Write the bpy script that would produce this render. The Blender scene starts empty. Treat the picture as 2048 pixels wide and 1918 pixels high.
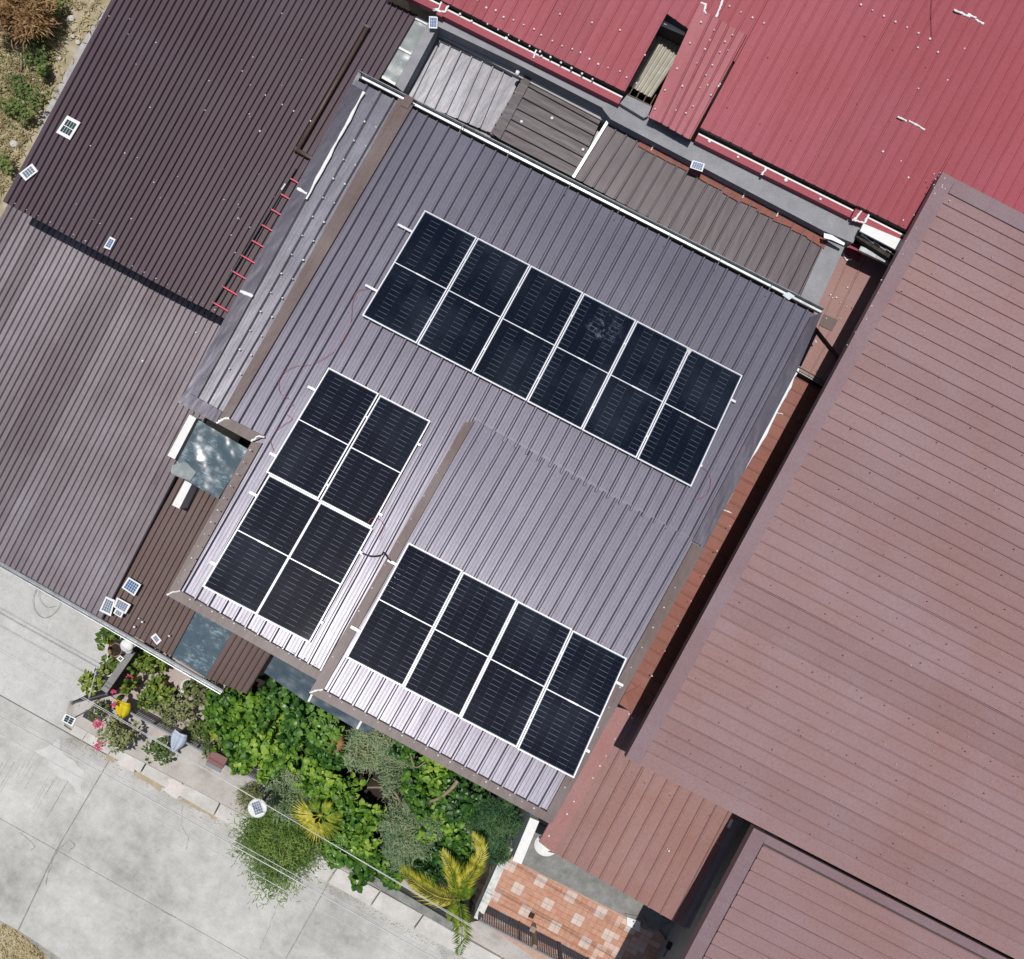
import bpy, math, random
from mathutils import Vector, Matrix
random.seed(7)
S = bpy.context.scene
# ------------------------------------------------------------ camera, sky, sun, exposure
ANG = math.radians(27.4); CA, SA = math.cos(ANG), math.sin(ANG)
FPX, ZC = 1700.0, 20.7                       # focal length in photo pixels, camera height
cam = bpy.data.cameras.new('camera'); camo = bpy.data.objects.new('camera', cam)
S.collection.objects.link(camo); S.camera = camo
cam.sensor_fit = 'HORIZONTAL'; cam.sensor_width = 36.0; cam.lens = FPX / 2048 * 36.0
cam.clip_start = 0.1; cam.clip_end = 600
camo.location = (0, 0, ZC); camo.rotation_euler = (0, 0, 0)
SUN_X, SUN_Y = math.tan(math.radians(0.6)), math.tan(math.radians(10.5))
sdir = Vector((SUN_X, SUN_Y, 1)).normalized()
W_ = bpy.data.worlds.new('World'); S.world = W_; W_.use_nodes = True
wn = W_.node_tree; bg = wn.nodes['Background']
sky = wn.nodes.new('ShaderNodeTexSky'); sky.sky_type = 'NISHITA'; sky.sun_disc = False
sky.sun_elevation = math.asin(sdir.z); sky.sun_rotation = math.atan2(sdir.x, sdir.y)
sky.dust_density = 1.4; sky.ozone_density = 1.2
wn.links.new(sky.outputs[0], bg.inputs[0]); bg.inputs[1].default_value = 0.065
sl = bpy.data.lights.new('sun', 'SUN'); sl.energy = 3.65; sl.angle = math.radians(0.53); sl.color = (1, 0.965, 0.92)
slo = bpy.data.objects.new('sun', sl); S.collection.objects.link(slo)
slo.rotation_euler = sdir.to_track_quat('Z', 'Y').to_euler(); slo.location = (0, 0, 40)
S.view_settings.view_transform = 'Standard'; S.view_settings.look = 'None'
S.view_settings.exposure = 0.0; S.view_settings.gamma = 1.0; S.view_settings.use_curve_mapping = False

# ------------------------------------------------------------ helpers
def W(u, v, z): return Vector((u * CA + v * SA, -u * SA + v * CA, z))
def pl_(p): return p if isinstance(p, tuple) else (p, 0.0, 0.0)
def q(px, py, plane):
    """photo pixel -> (u, v, z) on a plane z = z0 + gu*u + gv*v"""
    x = (px - 1024) / FPX; y = (959 - py) / FPX
    a = x * CA - y * SA; b = x * SA + y * CA
    z0, gu, gv = pl_(plane)
    t = (ZC - z0) / (1 + gu * a + gv * b)
    return (t * a, t * b, ZC - t)
def pz(plane, u, v):
    z0, gu, gv = pl_(plane); return z0 + gu * u + gv * v
def P(px, py, plane): return W(*q(px, py, plane))
def link(o): S.collection.objects.link(o); return o
def tag(o, label=None, cat=None, group=None, kind=None):
    if label: o['label'] = label
    if cat: o['category'] = cat
    if group: o['group'] = group
    if kind: o['kind'] = kind
    return o
def empty(name, loc, label=None, cat=None, group=None, kind=None):
    o = bpy.data.objects.new(name, None); o.empty_display_size = 0.2; link(o); o.location = loc
    return tag(o, label, cat, group, kind)
def mworld(o):
    m = o.matrix_basis.copy()
    while o.parent is not None: o = o.parent; m = o.matrix_basis @ m
    return m
def mesh(name, verts, faces, mat, parent=None, smooth=False):
    """one mesh object from world coordinates, origin at the centre of its base"""
    vs = [Vector(v) for v in verts]
    lo = Vector([min(v[i] for v in vs) for i in range(3)]); hi = Vector([max(v[i] for v in vs) for i in range(3)])
    c = Vector(((lo.x + hi.x) / 2, (lo.y + hi.y) / 2, lo.z))
    me = bpy.data.meshes.new(name); me.from_pydata([v - c for v in vs], [], faces); me.update()
    mats = mat if isinstance(mat, list) else [mat]
    for m in mats: me.materials.append(m)
    if smooth: me.polygons.foreach_set('use_smooth', [True] * len(me.polygons))
    o = bpy.data.objects.new(name, me); link(o)
    if parent is not None:
        inv = mworld(parent).inverted(); o.parent = parent; o.location = inv @ c
        o.rotation_euler = inv.to_euler()
    else: o.location = c
    return o
class MB:
    def __init__(s): s.v = []; s.f = []
    def add(s, vs, fs):
        n = len(s.v); s.v += [Vector(v) for v in vs]; s.f += [tuple(i + n for i in f) for f in fs]; return s
    def prism(s, top, bot):
        n = len(top)
        fs = [tuple(range(n)), tuple(range(2 * n - 1, n - 1, -1))] + [(i, n + i, n + (i + 1) % n, (i + 1) % n) for i in range(n)]
        return s.add(list(top) + list(bot), fs)
    def box(s, c, d, m=None):
        x, y, z = d[0] / 2, d[1] / 2, d[2] / 2
        vs = [Vector(p) for p in ((-x, -y, -z), (x, -y, -z), (x, y, -z), (-x, y, -z), (-x, -y, z), (x, -y, z), (x, y, z), (-x, y, z))]
        m = m or ROT
        return s.add([m @ v + Vector(c) for v in vs], [(3, 2, 1, 0), (4, 5, 6, 7), (0, 1, 5, 4), (1, 2, 6, 5), (2, 3, 7, 6), (3, 0, 4, 7)])
    def tube(s, pts, r, n=6, r2=None):
        pts = [Vector(p) for p in pts]; rings = []
        for i, p in enumerate(pts):
            d = (pts[min(i + 1, len(pts) - 1)] - pts[max(i - 1, 0)]).normalized()
            a = d.cross(Vector((0, 0, 1)));
            if a.length < 1e-3: a = Vector((1, 0, 0))
            a.normalize(); b = d.cross(a)
            rr = r if r2 is None else r + (r2 - r) * i / max(1, len(pts) - 1)
            rings.append([p + (a * math.cos(2 * math.pi * k / n) + b * math.sin(2 * math.pi * k / n)) * rr for k in range(n)])
        vs = [v for R in rings for v in R]; fs = []
        for i in range(len(pts) - 1):
            for k in range(n): fs.append((i * n + k, i * n + (k + 1) % n, (i + 1) * n + (k + 1) % n, (i + 1) * n + k))
        fs.append(tuple(range(n - 1, -1, -1))); fs.append(tuple((len(pts) - 1) * n + k for k in range(n)))
        return s.add(vs, fs)
    def lathe(s, c, prof, n=16):
        vs = []; fs = []
        for (r, z) in prof:
            for k in range(n): vs.append(Vector(c) + Vector((r * math.cos(2 * math.pi * k / n), r * math.sin(2 * math.pi * k / n), z)))
        for i in range(len(prof) - 1):
            for k in range(n): fs.append((i * n + k, i * n + (k + 1) % n, (i + 1) * n + (k + 1) % n, (i + 1) * n + k))
        return s.add(vs, fs)
    def out(s, name, mat, parent=None, smooth=False): return mesh(name, s.v, s.f, mat, parent, smooth)
ROT = Matrix.Rotation(-ANG, 3, 'Z')
def smooth_path(pts, n=6):
    """Catmull-Rom through points"""
    pts = [Vector(p) for p in pts]; out = []
    for i in range(len(pts) - 1):
        p0, p1, p2, p3 = pts[max(0, i - 1)], pts[i], pts[i + 1], pts[min(len(pts) - 1, i + 2)]
        for k in range(n):
            t = k / n
            out.append(0.5 * ((2 * p1) + (p2 - p0) * t + (2 * p0 - 5 * p1 + 4 * p2 - p3) * t * t + (3 * p1 - p0 - 3 * p2 + p3) * t ** 3))
    out.append(pts[-1]); return out
def bil(qd, s, t):
    """bilinear in a quad [TL, TR, BR, BL] of (u, v): s left->right, t bottom->top"""
    TL, TR, BR, BL = qd
    a = [BL[i] * (1 - s) + BR[i] * s for i in (0, 1)]; b = [TL[i] * (1 - s) + TR[i] * s for i in (0, 1)]
    return (a[0] * (1 - t) + b[0] * t, a[1] * (1 - t) + b[1] * t)
def quad(pxs, plane): return [q(x, y, plane)[:2] for x, y in pxs]
def plate(name, pxs, plane, lift, thick, mat, parent=None, zplane=None):
    """a slab whose outline is given in photo pixels on a plane"""
    pts = [q(x, y, (pl_(plane)[0] + lift,) + pl_(plane)[1:]) for x, y in pxs]
    return MB().prism([W(u, v, z) for u, v, z in pts], [W(u, v, z - thick) for u, v, z in pts]).out(name, mat, parent)

# ------------------------------------------------------------ materials
def new_mat(name):
    m = bpy.data.materials.new(name); m.use_nodes = True
    nt = m.node_tree; return m, nt, nt.nodes['Principled BSDF']
def N(nt, t, **k):
    n = nt.nodes.new(t)
    for a, b in k.items(): setattr(n, a, b)
    return n
def pos(nt, scale=(1, 1, 1), rot=ANG):
    g = N(nt, 'ShaderNodeNewGeometry'); m = N(nt, 'ShaderNodeMapping')
    m.vector_type = 'POINT'; m.inputs['Rotation'].default_value = (0, 0, rot)
    nt.links.new(g.outputs['Position'], m.inputs['Vector'])
    sc = N(nt, 'ShaderNodeVectorMath', operation='MULTIPLY'); sc.inputs[1].default_value = scale
    nt.links.new(m.outputs[0], sc.inputs[0]); return sc.outputs[0]
def noise(nt, vec, scale, detail=4, rough=0.6):
    n = N(nt, 'ShaderNodeTexNoise'); n.inputs['Scale'].default_value = scale; n.inputs['Detail'].default_value = detail
    n.inputs['Roughness'].default_value = rough
    nt.links.new(vec, n.inputs['Vector']); return n.outputs['Fac']
def ramp(nt, fac, stops):
    r = N(nt, 'ShaderNodeValToRGB'); e = r.color_ramp.elements
    while len(e) < len(stops): e.new(0.5)
    for i, (p, c) in enumerate(stops):
        e[i].position = p; e[i].color = (c[0], c[1], c[2], 1) if hasattr(c, '__len__') else (c, c, c, 1)
    nt.links.new(fac, r.inputs[0]); return r.outputs[0]
def mix(nt, fac, a, b, mode='MIX'):
    m = N(nt, 'ShaderNodeMix', data_type='RGBA', blend_type=mode)
    for sock, val in ((m.inputs[0], fac), (m.inputs[6], a), (m.inputs[7], b)):
        if isinstance(val, bpy.types.NodeSocket): nt.links.new(val, sock)
        elif hasattr(val, '__len__'): sock.default_value = (val[0], val[1], val[2], 1)
        else: sock.default_value = val
    return m.outputs[2]
def math_(nt, op, a, b):
    m = N(nt, 'ShaderNodeMath', operation=op)
    for sock, val in ((m.inputs[0], a), (m.inputs[1], b)):
        if isinstance(val, bpy.types.NodeSocket): nt.links.new(val, sock)
        else: sock.default_value = val
    return m.outputs[0]
def bump(nt, b, fac, strength, dist):
    n = N(nt, 'ShaderNodeBump'); n.inputs['Strength'].default_value = strength; n.inputs['Distance'].default_value = dist
    nt.links.new(fac, n.inputs['Height']); nt.links.new(n.outputs[0], b.inputs['Normal'])
def roof_mat(name, base, dirt, dust, rough=0.4, spec=0.5, metal=0.0, axis='v', dirt_amt=0.5, dust_amt=0.5, wave=0.25, coat=0.0, rand=0.30):
    m, nt, b = new_mat(name)
    st = (6, 0.5, 1) if axis == 'v' else (0.5, 6, 1)
    p0 = pos(nt); p1 = pos(nt, st)
    big = noise(nt, p0, 0.55, 6, 0.62); strk = noise(nt, p1, 1.6, 5, 0.65); fine = noise(nt, p0, 22, 4, 0.7)
    oi = N(nt, 'ShaderNodeObjectInfo')
    c = mix(nt, ramp(nt, strk, [(0.42, 0.0), (0.72, dirt_amt)]), base, dirt)
    c = mix(nt, ramp(nt, math_(nt, 'MULTIPLY', big, math_(nt, 'ADD', strk, 0.45)), [(0.36, 0.0), (0.7, dust_amt)]), c, dust)
    c = mix(nt, ramp(nt, fine, [(0.35, 0.16), (0.55, 0.0)]), c, (0.02, 0.015, 0.015))
    c = mix(nt, ramp(nt, oi.outputs['Random'], [(0.0, 0.0), (1.0, rand)]), c, mix(nt, 1.0, c, (0.62, 0.58, 0.58), 'MULTIPLY'))
    nt.links.new(c, b.inputs['Base Color'])
    r = math_(nt, 'ADD', math_(nt, 'MULTIPLY', strk, 0.22), rough - 0.11)
    nt.links.new(r, b.inputs['Roughness'])
    b.inputs['Metallic'].default_value = metal; b.inputs['Specular IOR Level'].default_value = spec
    if coat: b.inputs['Coat Weight'].default_value = coat; b.inputs['Coat Roughness'].default_value = 0.3
    h = math_(nt, 'ADD', noise(nt, pos(nt, (3.0, 0.8, 1) if axis == 'v' else (0.8, 3.0, 1)), 1.3, 2), math_(nt, 'MULTIPLY', fine, 0.02))
    bump(nt, b, h, wave, 0.05)
    return m
def rough_mat(name, c1, c2, scale=3, rough=0.8, bs=0.3, bd=0.02, spec=0.3, c3=None, fine=40):
    m, nt, b = new_mat(name); p0 = pos(nt)
    n1 = noise(nt, p0, scale, 6, 0.65); n2 = noise(nt, p0, fine, 5, 0.7)
    st = [(0.3, c1), (0.7, c2)] if c3 is None else [(0.25, c1), (0.5, c2), (0.72, c3)]
    c = ramp(nt, n1, st); c = mix(nt, ramp(nt, n2, [(0.3, 0.28), (0.6, 0.0)]), c, mix(nt, 1, c, (0.55, 0.55, 0.55), 'MULTIPLY'))
    nt.links.new(c, b.inputs['Base Color']); b.inputs['Roughness'].default_value = rough; b.inputs['Specular IOR Level'].default_value = spec
    bump(nt, b, math_(nt, 'ADD', n1, n2), bs, bd); return m
def conc_mat(name, c1, c2, c3):
    m, nt, b = new_mat(name); p0 = pos(nt)
    n0 = noise(nt, p0, 0.45, 5, 0.6); n1 = noise(nt, p0, 2.6, 7, 0.72); n2 = noise(nt, p0, 38, 4, 0.7); n3 = noise(nt, pos(nt, (1, 1, 1)), 9, 8, 0.8)
    f = math_(nt, 'ADD', math_(nt, 'MULTIPLY', n0, 0.55), math_(nt, 'MULTIPLY', n1, 0.45))
    c = ramp(nt, f, [(0.36, c1), (0.5, c2), (0.64, c3)])
    c = mix(nt, ramp(nt, n3, [(0.30, 0.55), (0.46, 0.0)]), c, mix(nt, 1, c, (0.66, 0.64, 0.60), 'MULTIPLY'))
    c = mix(nt, ramp(nt, n2, [(0.34, 0.35), (0.5, 0.0)]), c, mix(nt, 1, c, (0.5, 0.5, 0.48), 'MULTIPLY'))
    c = mix(nt, ramp(nt, math_(nt, 'MULTIPLY', n0, n3), [(0.36, 0.0), (0.46, 0.35)]), c, (0.50, 0.42, 0.30))
    nt.links.new(c, b.inputs['Base Color']); b.inputs['Roughness'].default_value = 0.92; b.inputs['Specular IOR Level'].default_value = 0.2
    bump(nt, b, math_(nt, 'ADD', math_(nt, 'ADD', n1, n3), n2), 0.35, 0.012); return m
def leaf_mat(name, dark, mid, light, scale=5, trans=0.35, rough=0.42, per=7):
    m, nt, b = new_mat(name); p0 = pos(nt)
    n1 = noise(nt, p0, per, 2); n2 = noise(nt, p0, scale * 0.25, 2)
    f = math_(nt, 'ADD', math_(nt, 'MULTIPLY', n1, 0.6), math_(nt, 'MULTIPLY', n2, 0.4))
    oi = N(nt, 'ShaderNodeObjectInfo'); f = math_(nt, 'ADD', f, math_(nt, 'MULTIPLY', math_(nt, 'SUBTRACT', oi.outputs['Random'], 0.5), 0.13))
    c = ramp(nt, f, [(0.40, dark), (0.5, mid), (0.62, light)])
    nt.links.new(c, b.inputs['Base Color']); b.inputs['Roughness'].default_value = rough; b.inputs['Specular IOR Level'].default_value = 0.4
    t = N(nt, 'ShaderNodeBsdfTranslucent'); nt.links.new(mix(nt, 1, c, (1.0, 1.0, 0.5), 'MULTIPLY'), t.inputs['Color'])
    ms = N(nt, 'ShaderNodeMixShader'); ms.inputs[0].default_value = trans
    nt.links.new(b.outputs[0], ms.inputs[1]); nt.links.new(t.outputs[0], ms.inputs[2])
    nt.links.new(ms.outputs[0], nt.nodes['Material Output'].inputs[0]); return m
def plain(name, col, rough=0.6, spec=0.4, metal=0.0, var=0.12, scale=9):
    m, nt, b = new_mat(name); p0 = pos(nt); n1 = noise(nt, p0, scale, 5, 0.7)
    c = mix(nt, ramp(nt, n1, [(0.35, 0.0), (0.75, 1.0)]), col, tuple(x * (1 - var * 2.2) for x in col))
    nt.links.new(c, b.inputs['Base Color']); b.inputs['Roughness'].default_value = rough
    b.inputs['Specular IOR Level'].default_value = spec; b.inputs['Metallic'].default_value = metal
    bump(nt, b, noise(nt, p0, scale * 4, 3), 0.12, 0.01); return m

M = {}
M['main'] = roof_mat('brown_painted_steel', (0.156, 0.148, 0.194), (0.116, 0.102, 0.128), (0.21, 0.205, 0.255), 0.42, 0.5, 0.40, 'v', 0.6, 0.4, 0.10, 0.30)
M['center'] = roof_mat('brown_steel_lit_copy', (0.190, 0.180, 0.230), (0.140, 0.124, 0.152), (0.25, 0.243, 0.295), 0.43, 0.5, 0.40, 'v', 0.6, 0.45, 0.10, 0.30)  # lighter copy of the main steel; lower-slope sheen put into the colour
M['ext'] = roof_mat('brown_steel_sheen_copy', (0.190, 0.184, 0.218), (0.122, 0.108, 0.125), (0.33, 0.33, 0.37), 0.40, 0.5, 0.45, 'v', 0.6, 0.75, 0.2, 0.3)  # paler copy of the main steel; tilt brightness and sheen put into colour
M['flash'] = roof_mat('brown_flashing', (0.135, 0.092, 0.083), (0.07, 0.05, 0.05), (0.25, 0.215, 0.205), 0.48, 0.35, 0.0, 'v', 0.5, 0.6, 0.25)
M['flashg'] = roof_mat('grey_purple_flashing', (0.105, 0.098, 0.125), (0.065, 0.056, 0.07), (0.18, 0.178, 0.21), 0.42, 0.5, 0.45, 'v', 0.5, 0.5, 0.45)
M['dark'] = roof_mat('dark_brown_corrugated', (0.062, 0.036, 0.049), (0.060, 0.030, 0.037), (0.086, 0.064, 0.086), 0.5, 0.35, 0.0, 'v', 0.6, 0.5, 0.05)
M['grey'] = roof_mat('weathered_brown_corrugated', (0.225, 0.192, 0.212), (0.14, 0.10, 0.105), (0.32, 0.295, 0.325), 0.5, 0.4, 0.15, 'v', 0.9, 0.75, 0.05, 0.0, 0.75)
M['brown'] = roof_mat('faded_brown_corrugated', (0.125, 0.082, 0.074), (0.085, 0.052, 0.048), (0.18, 0.13, 0.12), 0.5, 0.35, 0.0, 'v', 0.6, 0.5, 0.05)
M['red'] = roof_mat('red_painted_steel', (0.335, 0.066, 0.086), (0.300, 0.056, 0.062), (0.35, 0.090, 0.122), 0.55, 0.2, 0.0, 'v', 0.5, 0.5, 0.04)
M['redp'] = roof_mat('red_patch_steel', (0.315, 0.055, 0.072), (0.28, 0.042, 0.05), (0.37, 0.095, 0.125), 0.5, 0.3, 0.0, 'v', 0.4, 0.9, 0.2)
M['right'] = roof_mat('red_brown_steel', (0.290, 0.174, 0.170), (0.265, 0.142, 0.132), (0.30, 0.212, 0.225), 0.55, 0.25, 0.0, 'u', 0.7, 0.8, 0.03, 0.0, 0.35)
M['rflash'] = roof_mat('red_brown_flashing', (0.225, 0.145, 0.158), (0.19, 0.12, 0.125), (0.27, 0.205, 0.23), 0.55, 0.3, 0.0, 'u', 0.5, 0.7, 0.05)
M['lean'] = roof_mat('rusty_red_brown_steel', (0.30, 0.165, 0.152), (0.30, 0.15, 0.105), (0.36, 0.245, 0.235), 0.55, 0.3, 0.0, 'v', 0.8, 0.7, 0.05)
M['strip'] = roof_mat('terracotta_steel', (0.27, 0.095, 0.066), (0.19, 0.075, 0.06), (0.30, 0.16, 0.13), 0.6, 0.3, 0.0, 'u', 0.7, 0.6, 0.05)
M['pink'] = roof_mat('pink_red_flashing', (0.34, 0.165, 0.155), (0.30, 0.15, 0.135), (0.41, 0.26, 0.25), 0.6, 0.3, 0.0, 'v', 0.5, 0.6, 0.1)
M['tgrey'] = roof_mat('weathered_grey_steel', (0.25, 0.245, 0.275), (0.15, 0.14, 0.15), (0.36, 0.36, 0.385), 0.45, 0.5, 0.2, 'v', 0.7, 0.8, 0.5)
M['tdark'] = roof_mat('dented_brown_steel', (0.072, 0.053, 0.060), (0.050, 0.036, 0.040), (0.10, 0.084, 0.09), 0.5, 0.4, 0.0, 'u', 0.6, 0.35, 0.45)
M['tdark3'] = roof_mat('dented_brown_steel_b', (0.074, 0.055, 0.063), (0.050, 0.036, 0.041), (0.105, 0.088, 0.096), 0.48, 0.4, 0.1, 'v', 0.6, 0.5, 0.22)
M['rust'] = rough_mat('rusted_sheet_edge', (0.12, 0.085, 0.07), (0.30, 0.10, 0.075), 7, 0.85, 0.5, 0.02, 0.2, (0.19, 0.135, 0.11))
M['galv'] = plain('galvanised_steel', (0.40, 0.42, 0.435), 0.38, 0.5, 0.55, 0.22, 5)
M['white'] = plain('white_paint', (0.78, 0.78, 0.76), 0.6, 0.4, 0, 0.08)
M['seal'] = plain('white_sealant', (0.80, 0.80, 0.80), 0.55, 0.4, 0, 0.05)
M['ledge'] = rough_mat('grey_cement_ledge', (0.22, 0.22, 0.235), (0.31, 0.31, 0.325), 2.5, 0.75, 0.15, 0.01)
M['wall'] = rough_mat('house_wall_plaster', (0.34, 0.33, 0.31), (0.46, 0.45, 0.42), 1.5, 0.9, 0.2, 0.01)
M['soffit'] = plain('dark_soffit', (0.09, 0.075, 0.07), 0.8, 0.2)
M['alu'] = plain('panel_aluminium', (0.70, 0.71, 0.73), 0.42, 0.5, 0.2, 0.03)
M['blackplastic'] = plain('black_plastic', (0.025, 0.025, 0.028), 0.5, 0.4)
M['redcable'] = plain('red_cable', (0.42, 0.09, 0.11), 0.5, 0.4)
M['redpaint'] = plain('red_rung_paint', (0.72, 0.09, 0.13), 0.45, 0.4)
M['pipe'] = plain('brown_pipe', (0.10, 0.065, 0.055), 0.5, 0.4)
M['fence'] = plain('dark_grey_steel', (0.10, 0.105, 0.125), 0.55, 0.4, 0.2)
M['rail'] = plain('blue_grey_rail', (0.30, 0.32, 0.36), 0.5, 0.4, 0.2)
M['darkwall'] = rough_mat('unlit_wall_dark_gate', (0.035, 0.034, 0.036), (0.06, 0.058, 0.06), 4, 0.8)
M['darktop'] = rough_mat('grey_lit_wall_top', (0.20, 0.195, 0.19), (0.28, 0.27, 0.26), 4, 0.8)
M['road'] = conc_mat('road_concrete', (0.31, 0.305, 0.285), (0.45, 0.445, 0.42), (0.57, 0.565, 0.54))
M['joint'] = rough_mat('dirty_joint', (0.22, 0.21, 0.185), (0.36, 0.35, 0.32), 6, 0.95)
M['drive'] = conc_mat('driveway_concrete', (0.42, 0.415, 0.40), (0.51, 0.505, 0.49), (0.59, 0.585, 0.57))
M['kerb'] = rough_mat('kerb_concrete', (0.44, 0.42, 0.39), (0.62, 0.61, 0.58), 2.5, 0.9, 0.3, 0.015)
M['walk'] = rough_mat('old_pavement', (0.27, 0.23, 0.20), (0.43, 0.40, 0.37), 1.8, 0.9, 0.3, 0.015, 0.2, (0.52, 0.49, 0.46))
M['ramp'] = rough_mat('pale_cement_patch', (0.55, 0.49, 0.46), (0.66, 0.61, 0.58), 3, 0.9, 0.3, 0.015)
M['silt'] = rough_mat('brown_silt', (0.36, 0.28, 0.18), (0.47, 0.40, 0.30), 6, 0.95, 0.5, 0.02)
M['cpatch'] = rough_mat('white_cement_spill', (0.48, 0.475, 0.45), (0.60, 0.595, 0.57), 4, 0.9, 0.2, 0.01)
M['soil'] = rough_mat('shade_dark_soil', (0.018, 0.014, 0.010), (0.045, 0.034, 0.025), 4, 0.95, 0.5, 0.03)  # darkened to paint the deep shade between the shrubs
M['gfloor'] = rough_mat('garden_floor_cement', (0.34, 0.28, 0.25), (0.45, 0.38, 0.345), 2, 0.9, 0.2, 0.01)
M['lot'] = rough_mat('dry_lot_ground', (0.20, 0.18, 0.085), (0.38, 0.32, 0.21), 2.2, 0.95, 0.6, 0.04, 0.15, (0.48, 0.44, 0.37), 14)
M['gravel'] = rough_mat('grey_cement_rubble_ground', (0.33, 0.32, 0.31), (0.50, 0.49, 0.48), 5, 0.95, 0.5, 0.03)
M['stone'] = rough_mat('rubble_stone', (0.48, 0.46, 0.43), (0.62, 0.60, 0.57), 12, 0.9, 0.4, 0.01)
M['wood'] = rough_mat('weathered_wood', (0.26, 0.19, 0.14), (0.36, 0.28, 0.22), 8, 0.9)
M['bark'] = rough_mat('bark', (0.20, 0.15, 0.10), (0.36, 0.29, 0.21), 12, 0.9, 0.5, 0.02)
M['oldwhite'] = rough_mat('mossy_whitewash', (0.30, 0.31, 0.27), (0.66, 0.66, 0.63), 5, 0.9, 0.4, 0.02, 0.2, (0.75, 0.75, 0.73))
M['mosswall'] = rough_mat('stained_concrete_wall', (0.15, 0.155, 0.145), (0.30, 0.30, 0.285), 4, 0.9, 0.4, 0.02)
M['wallshade'] = rough_mat('white_wall_shade_side', (0.40, 0.46, 0.47), (0.50, 0.56, 0.57), 2, 0.85, 0.1, 0.01)
M['pot'] = plain('white_pot', (0.72, 0.72, 0.70), 0.5)
M['potb'] = plain('terracotta_pot', (0.33, 0.18, 0.11), 0.7)
M['flower'] = plain('pink_flower', (0.62, 0.07, 0.17), 0.6, 0.2, 0, 0.15)
M['yellow'] = plain('yellow_cloth', (0.72, 0.56, 0.02), 0.7, 0.2, 0, 0.08)
M['bluecloth'] = plain('pale_blue_cloth', (0.50, 0.56, 0.66), 0.7, 0.2, 0, 0.05)
M['mailred'] = plain('dark_red_tin', (0.13, 0.018, 0.016), 0.5, 0.4)
M['mailgrey'] = plain('grey_tin', (0.30, 0.33, 0.34), 0.5, 0.4)
M['tinyblue'] = plain('small_panel_blue', (0.055, 0.13, 0.30), 0.25, 0.6, 0, 0.1)
M['tinygrey'] = plain('small_panel_grey_blue', (0.16, 0.20, 0.28), 0.25, 0.6, 0, 0.1)
M['tinydark'] = plain('small_panel_dark', (0.02, 0.045, 0.06), 0.25, 0.6, 0, 0.1)
M['cable'] = plain('pale_cable_sheath', (0.60, 0.60, 0.60), 0.5, 0.4)
M['blackcable'] = plain('black_cable', (0.02, 0.02, 0.025), 0.5, 0.4)
M['lightgrey'] = plain('pale_grey_plastic', (0.62, 0.66, 0.70), 0.5)
M['burnt'] = rough_mat('blackened_timber', (0.012, 0.012, 0.013), (0.075, 0.06, 0.045), 7, 0.8, 0.5, 0.02)
M['grasswire'] = plain('fine_wire', (0.32, 0.32, 0.31), 0.5)
def tile_mat(name, cols):
    m, nt, b = new_mat(name); oi = N(nt, 'ShaderNodeObjectInfo'); n = noise(nt, pos(nt), 12, 5)
    c = ramp(nt, oi.outputs['Random'], [(0.0, cols[0]), (0.5, cols[1]), (1.0, cols[2])])
    c = mix(nt, ramp(nt, n, [(0.4, 0.0), (0.75, 0.5)]), c, cols[3])
    nt.links.new(c, b.inputs['Base Color']); b.inputs['Roughness'].default_value = 0.55; return m
M['tile_r'] = tile_mat('terracotta_tile', [(0.42, 0.20, 0.125), (0.47, 0.245, 0.165), (0.43, 0.185, 0.105), (0.55, 0.38, 0.30)])
M['tile_l'] = tile_mat('pale_tile', [(0.56, 0.45, 0.40), (0.60, 0.50, 0.45), (0.53, 0.42, 0.36), (0.50, 0.34, 0.27)])
M['tile_p'] = tile_mat('faded_pink_tile', [(0.58, 0.37, 0.29), (0.60, 0.42, 0.35), (0.56, 0.33, 0.24), (0.62, 0.48, 0.42)])
M['grout'] = plain('pale_grout', (0.50, 0.33, 0.25), 0.85, 0.2)
def sheet_mat(name, col, dust, rough, trans=0.25, sc=2.2):
    m, nt, b = new_mat(name); p0 = pos(nt)
    n1 = noise(nt, p0, sc, 6, 0.7); n2 = noise(nt, pos(nt, (1, 4, 1)), 7, 5, 0.75)
    d = ramp(nt, math_(nt, 'MULTIPLY', n1, n2), [(0.27, 0.0), (0.40, 0.75)])  # pale mottling paints white glare on the sheets along with dust
    nt.links.new(mix(nt, d, col, dust), b.inputs['Base Color'])
    b.inputs['Transmission Weight'].default_value = trans; b.inputs['Specular IOR Level'].default_value = 0.8
    nt.links.new(ramp(nt, n1, [(0.3, rough), (0.7, rough + 0.18)]), b.inputs['Roughness'])
    bump(nt, b, noise(nt, p0, 2.4, 1), 0.7, 0.10); return m
M['acrylic'] = sheet_mat('blue_grey_acrylic', (0.09, 0.135, 0.165), (0.42, 0.55, 0.62), 0.16)
M['awning'] = sheet_mat('dark_blue_acrylic', (0.055, 0.085, 0.11), (0.12, 0.16, 0.19), 0.22, 0.2, 1.5)
M['clear'] = sheet_mat('dusty_clear_sheet', (0.30, 0.34, 0.34), (0.45, 0.47, 0.44), 0.25, 0.3, 3)
M['fibre'] = sheet_mat('pale_fibreglass', (0.42, 0.39, 0.31), (0.58, 0.56, 0.50), 0.45, 0.2, 6)
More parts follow.
